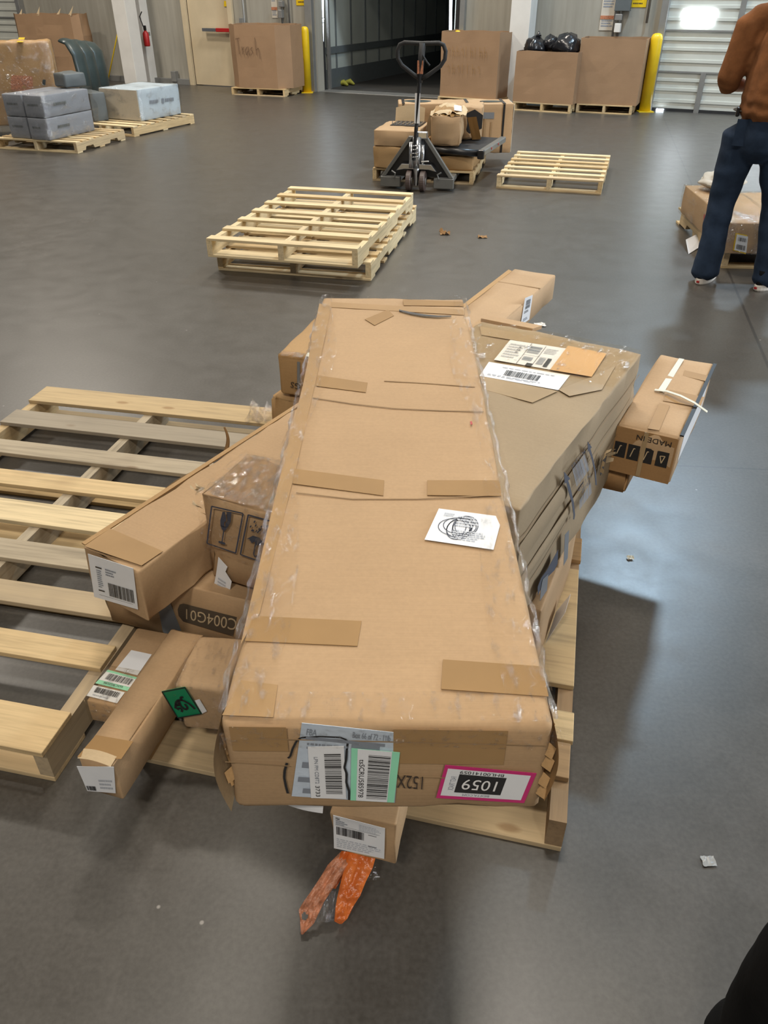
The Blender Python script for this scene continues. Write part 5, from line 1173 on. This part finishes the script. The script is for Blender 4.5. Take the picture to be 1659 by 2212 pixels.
MB().grid(lambda u, v: (-AW/2-.004-.014*math.sin(math.pi*v)*(1-u*.4), -AL/2-.004+.07*u, AH*.9*v), 4, 10).build('split_side_flap', M['kraft_torn'], cA.root, smooth=True)
MB().grid(lambda u, v: (AW/2+.004+.010*math.sin(math.pi*v)*(1-u), -AL/2+.0+.06*u, AH*.15+AH*.75*v), 4, 10).build('split_side_flap', M['kraft_dark'], cA.root, smooth=True)

# ================================================================== bits on the floor and pallets
def ribbon(Lp, Rp, zs, n=26, m=10, amp=.006, hole=None, seed=0):
    mb = MB(); 
    def ip(P, t):
        t = t*(len(P)-1); i = min(int(t), len(P)-2); f = t-i; return P[i][0]+(P[i+1][0]-P[i][0])*f, P[i][1]+(P[i+1][1]-P[i][1])*f
    g = []
    for j in range(n+1):
        t = j/n; a, b = ip(Lp, t), ip(Rp, t); z = zs[0]+(zs[1]-zs[0])*t
        for i in range(m+1):
            u = i/m; h = z + amp*abs(fbm((u*5+seed, t*7, 1)))*2 + .006*abs(math.sin(u*math.pi*1.7+t*2))*(1-t*.5) + .003*abs(fbm((u*16+seed, t*9, 3)))
            g.append(gp(a[0]+(b[0]-a[0])*u, a[1]+(b[1]-a[1])*u, max(h, .003)))
    mb.v = g
    for j in range(n):
        for i in range(m):
            k = j*(m+1)+i; c = (mb.v[k]+mb.v[k+m+2])/2
            if hole and ((i+.5)/m, (j+.5)/n) and ((((i+.5)/m)-hole[0])/hole[2])**2+((((j+.5)/n)-hole[1])/hole[3])**2 < 1: continue
            mb.f.append((k, k+1, k+m+2, k+m+1))
    return mb
ob = empty('carrier_bag', Matrix.Translation(gp(730, 1930)), 'orange mesh plastic bag crumpled on the floor below the labelled carton', 'bag')
Oi = Matrix.Translation(-gp(730, 1930))
def fin(mb, nm, mat):
    mb.v = [Oi @ p for p in mb.v]; return mb.build(nm, mat, ob, smooth=True)
fin(ribbon([(738, 1838), (708, 1868), (690, 1898), (670, 1928), (654, 1950), (645, 1966), (648, 1985), (650, 2018)], [(772, 1843), (745, 1880), (728, 1905), (712, 1930), (700, 1948), (690, 1970), (678, 1995), (654, 2019)], (.085, .004), 34, 14, .004, (.30, .80, .19, .055)), 'handle', M['orange_pale'])
fin(ribbon([(750, 1836), (744, 1875), (735, 1910), (728, 1940), (724, 1965), (722, 1990), (733, 1996)], [(812, 1850), (805, 1875), (790, 1905), (778, 1935), (765, 1955), (750, 1985), (738, 1996)], (.09, .004), 30, 12, .006, None, 4), 'handle', M['orange'])
fin(ribbon([(738, 1838), (720, 1870), (705, 1895), (693, 1915)], [(775, 1843), (755, 1870), (742, 1890), (725, 1920)], (.09, .03), 14, 8, .004, None, 6), 'bag_body', M['orange'])
fin(ribbon([(712, 1925), (700, 1950), (690, 1975), (683, 1993)], [(727, 1925), (724, 1950), (723, 1975), (722, 1992)], (.015, .004), 14, 8, .003, None, 8), 'clear_gusset', M['film_heavy'])
fin(ribbon([(792, 1880), (790, 1895), (786, 1908)], [(812, 1872), (816, 1890), (830, 1900)], (.05, .004), 10, 6, .003, None, 9), 'clear_gusset', M['film_clear'])
def scrap(px, py, size, mat, label, seed, z=.0, flat=.5, name='scrap', cat='scrap', group='scraps on the floor'):
    P = gp(px, py, z); rr = random.Random(seed); mb = MB()
    mb.grid(lambda u, v: P + V(((u-.5)*size*(1+.2*fbm((u*3+seed, v*3, 0))), (v-.5)*size*.8*(1+.2*fbm((u*3, v*3+seed, 4))), .004+size*flat*abs(fbm((u*2.4+seed, v*2.4, 7))))), 7, 7)
    o = mb.build(name, M[mat], None, smooth=False)
    c = P.copy(); 
    for v in o.data.vertices: v.co -= c
    o.location = c; tag(o, label, cat, group); return o
scrap(961, 506, .08, 'kraft_deep', 'crumpled brown scrap on the floor right of the stacked pallets', 1, 0, .55)
scrap(1042, 513, .07, 'kraft_deep', 'smaller brown scrap right of the crumpled brown one', 2, 0, .3)
scrap(1166, 703, .06, 'white_paint', 'pale paper scrap beside the long thin carton at the back', 3, 0, .2)
scrap(1361, 1207, .022, 'strap', 'tiny yellowish chip on the bright floor right of the heap', 4, 0, .5)
scrap(1530, 1862, .03, 'grey_metal', 'small pale stain-like scrap on the dark floor at near right', 5, 0, .05)
scrap(570, 905, .13, 'film_heavy', 'clear torn film stuck on the far corner of the big empty pallet', 6, .122, .9, 'film_scrap', 'film', None)
P_ = gp(488, 975, .135); mb = MB(); mb.grid(lambda u, v: V((.018*(u-.5)*(1-.5*v)+.012*math.sin(3*v), .006*math.cos(5*u)+.01*v, .10*v)), 4, 10); o = mb.build('torn_strip', M['kraft_deep'], None, smooth=True); o.location = P_; tag(o, 'brown torn strip standing on the big empty pallet by the long carton', 'scrap')
scrap(190, 480, .16, 'film', 'clear film scrap lying on the floor at far left', 8, 0, .2, 'film_scrap', 'film', None)

# ------------------------------------------------------------------ the hall is squared up to its back wall
ROT = Matrix.Rotation(math.atan2(-WX.y, WX.x), 4, 'Z')
bpy.context.view_layer.update()
for o in [o for o in SC.objects if o.parent is None]:
    o.matrix_world = ROT @ o.matrix_world
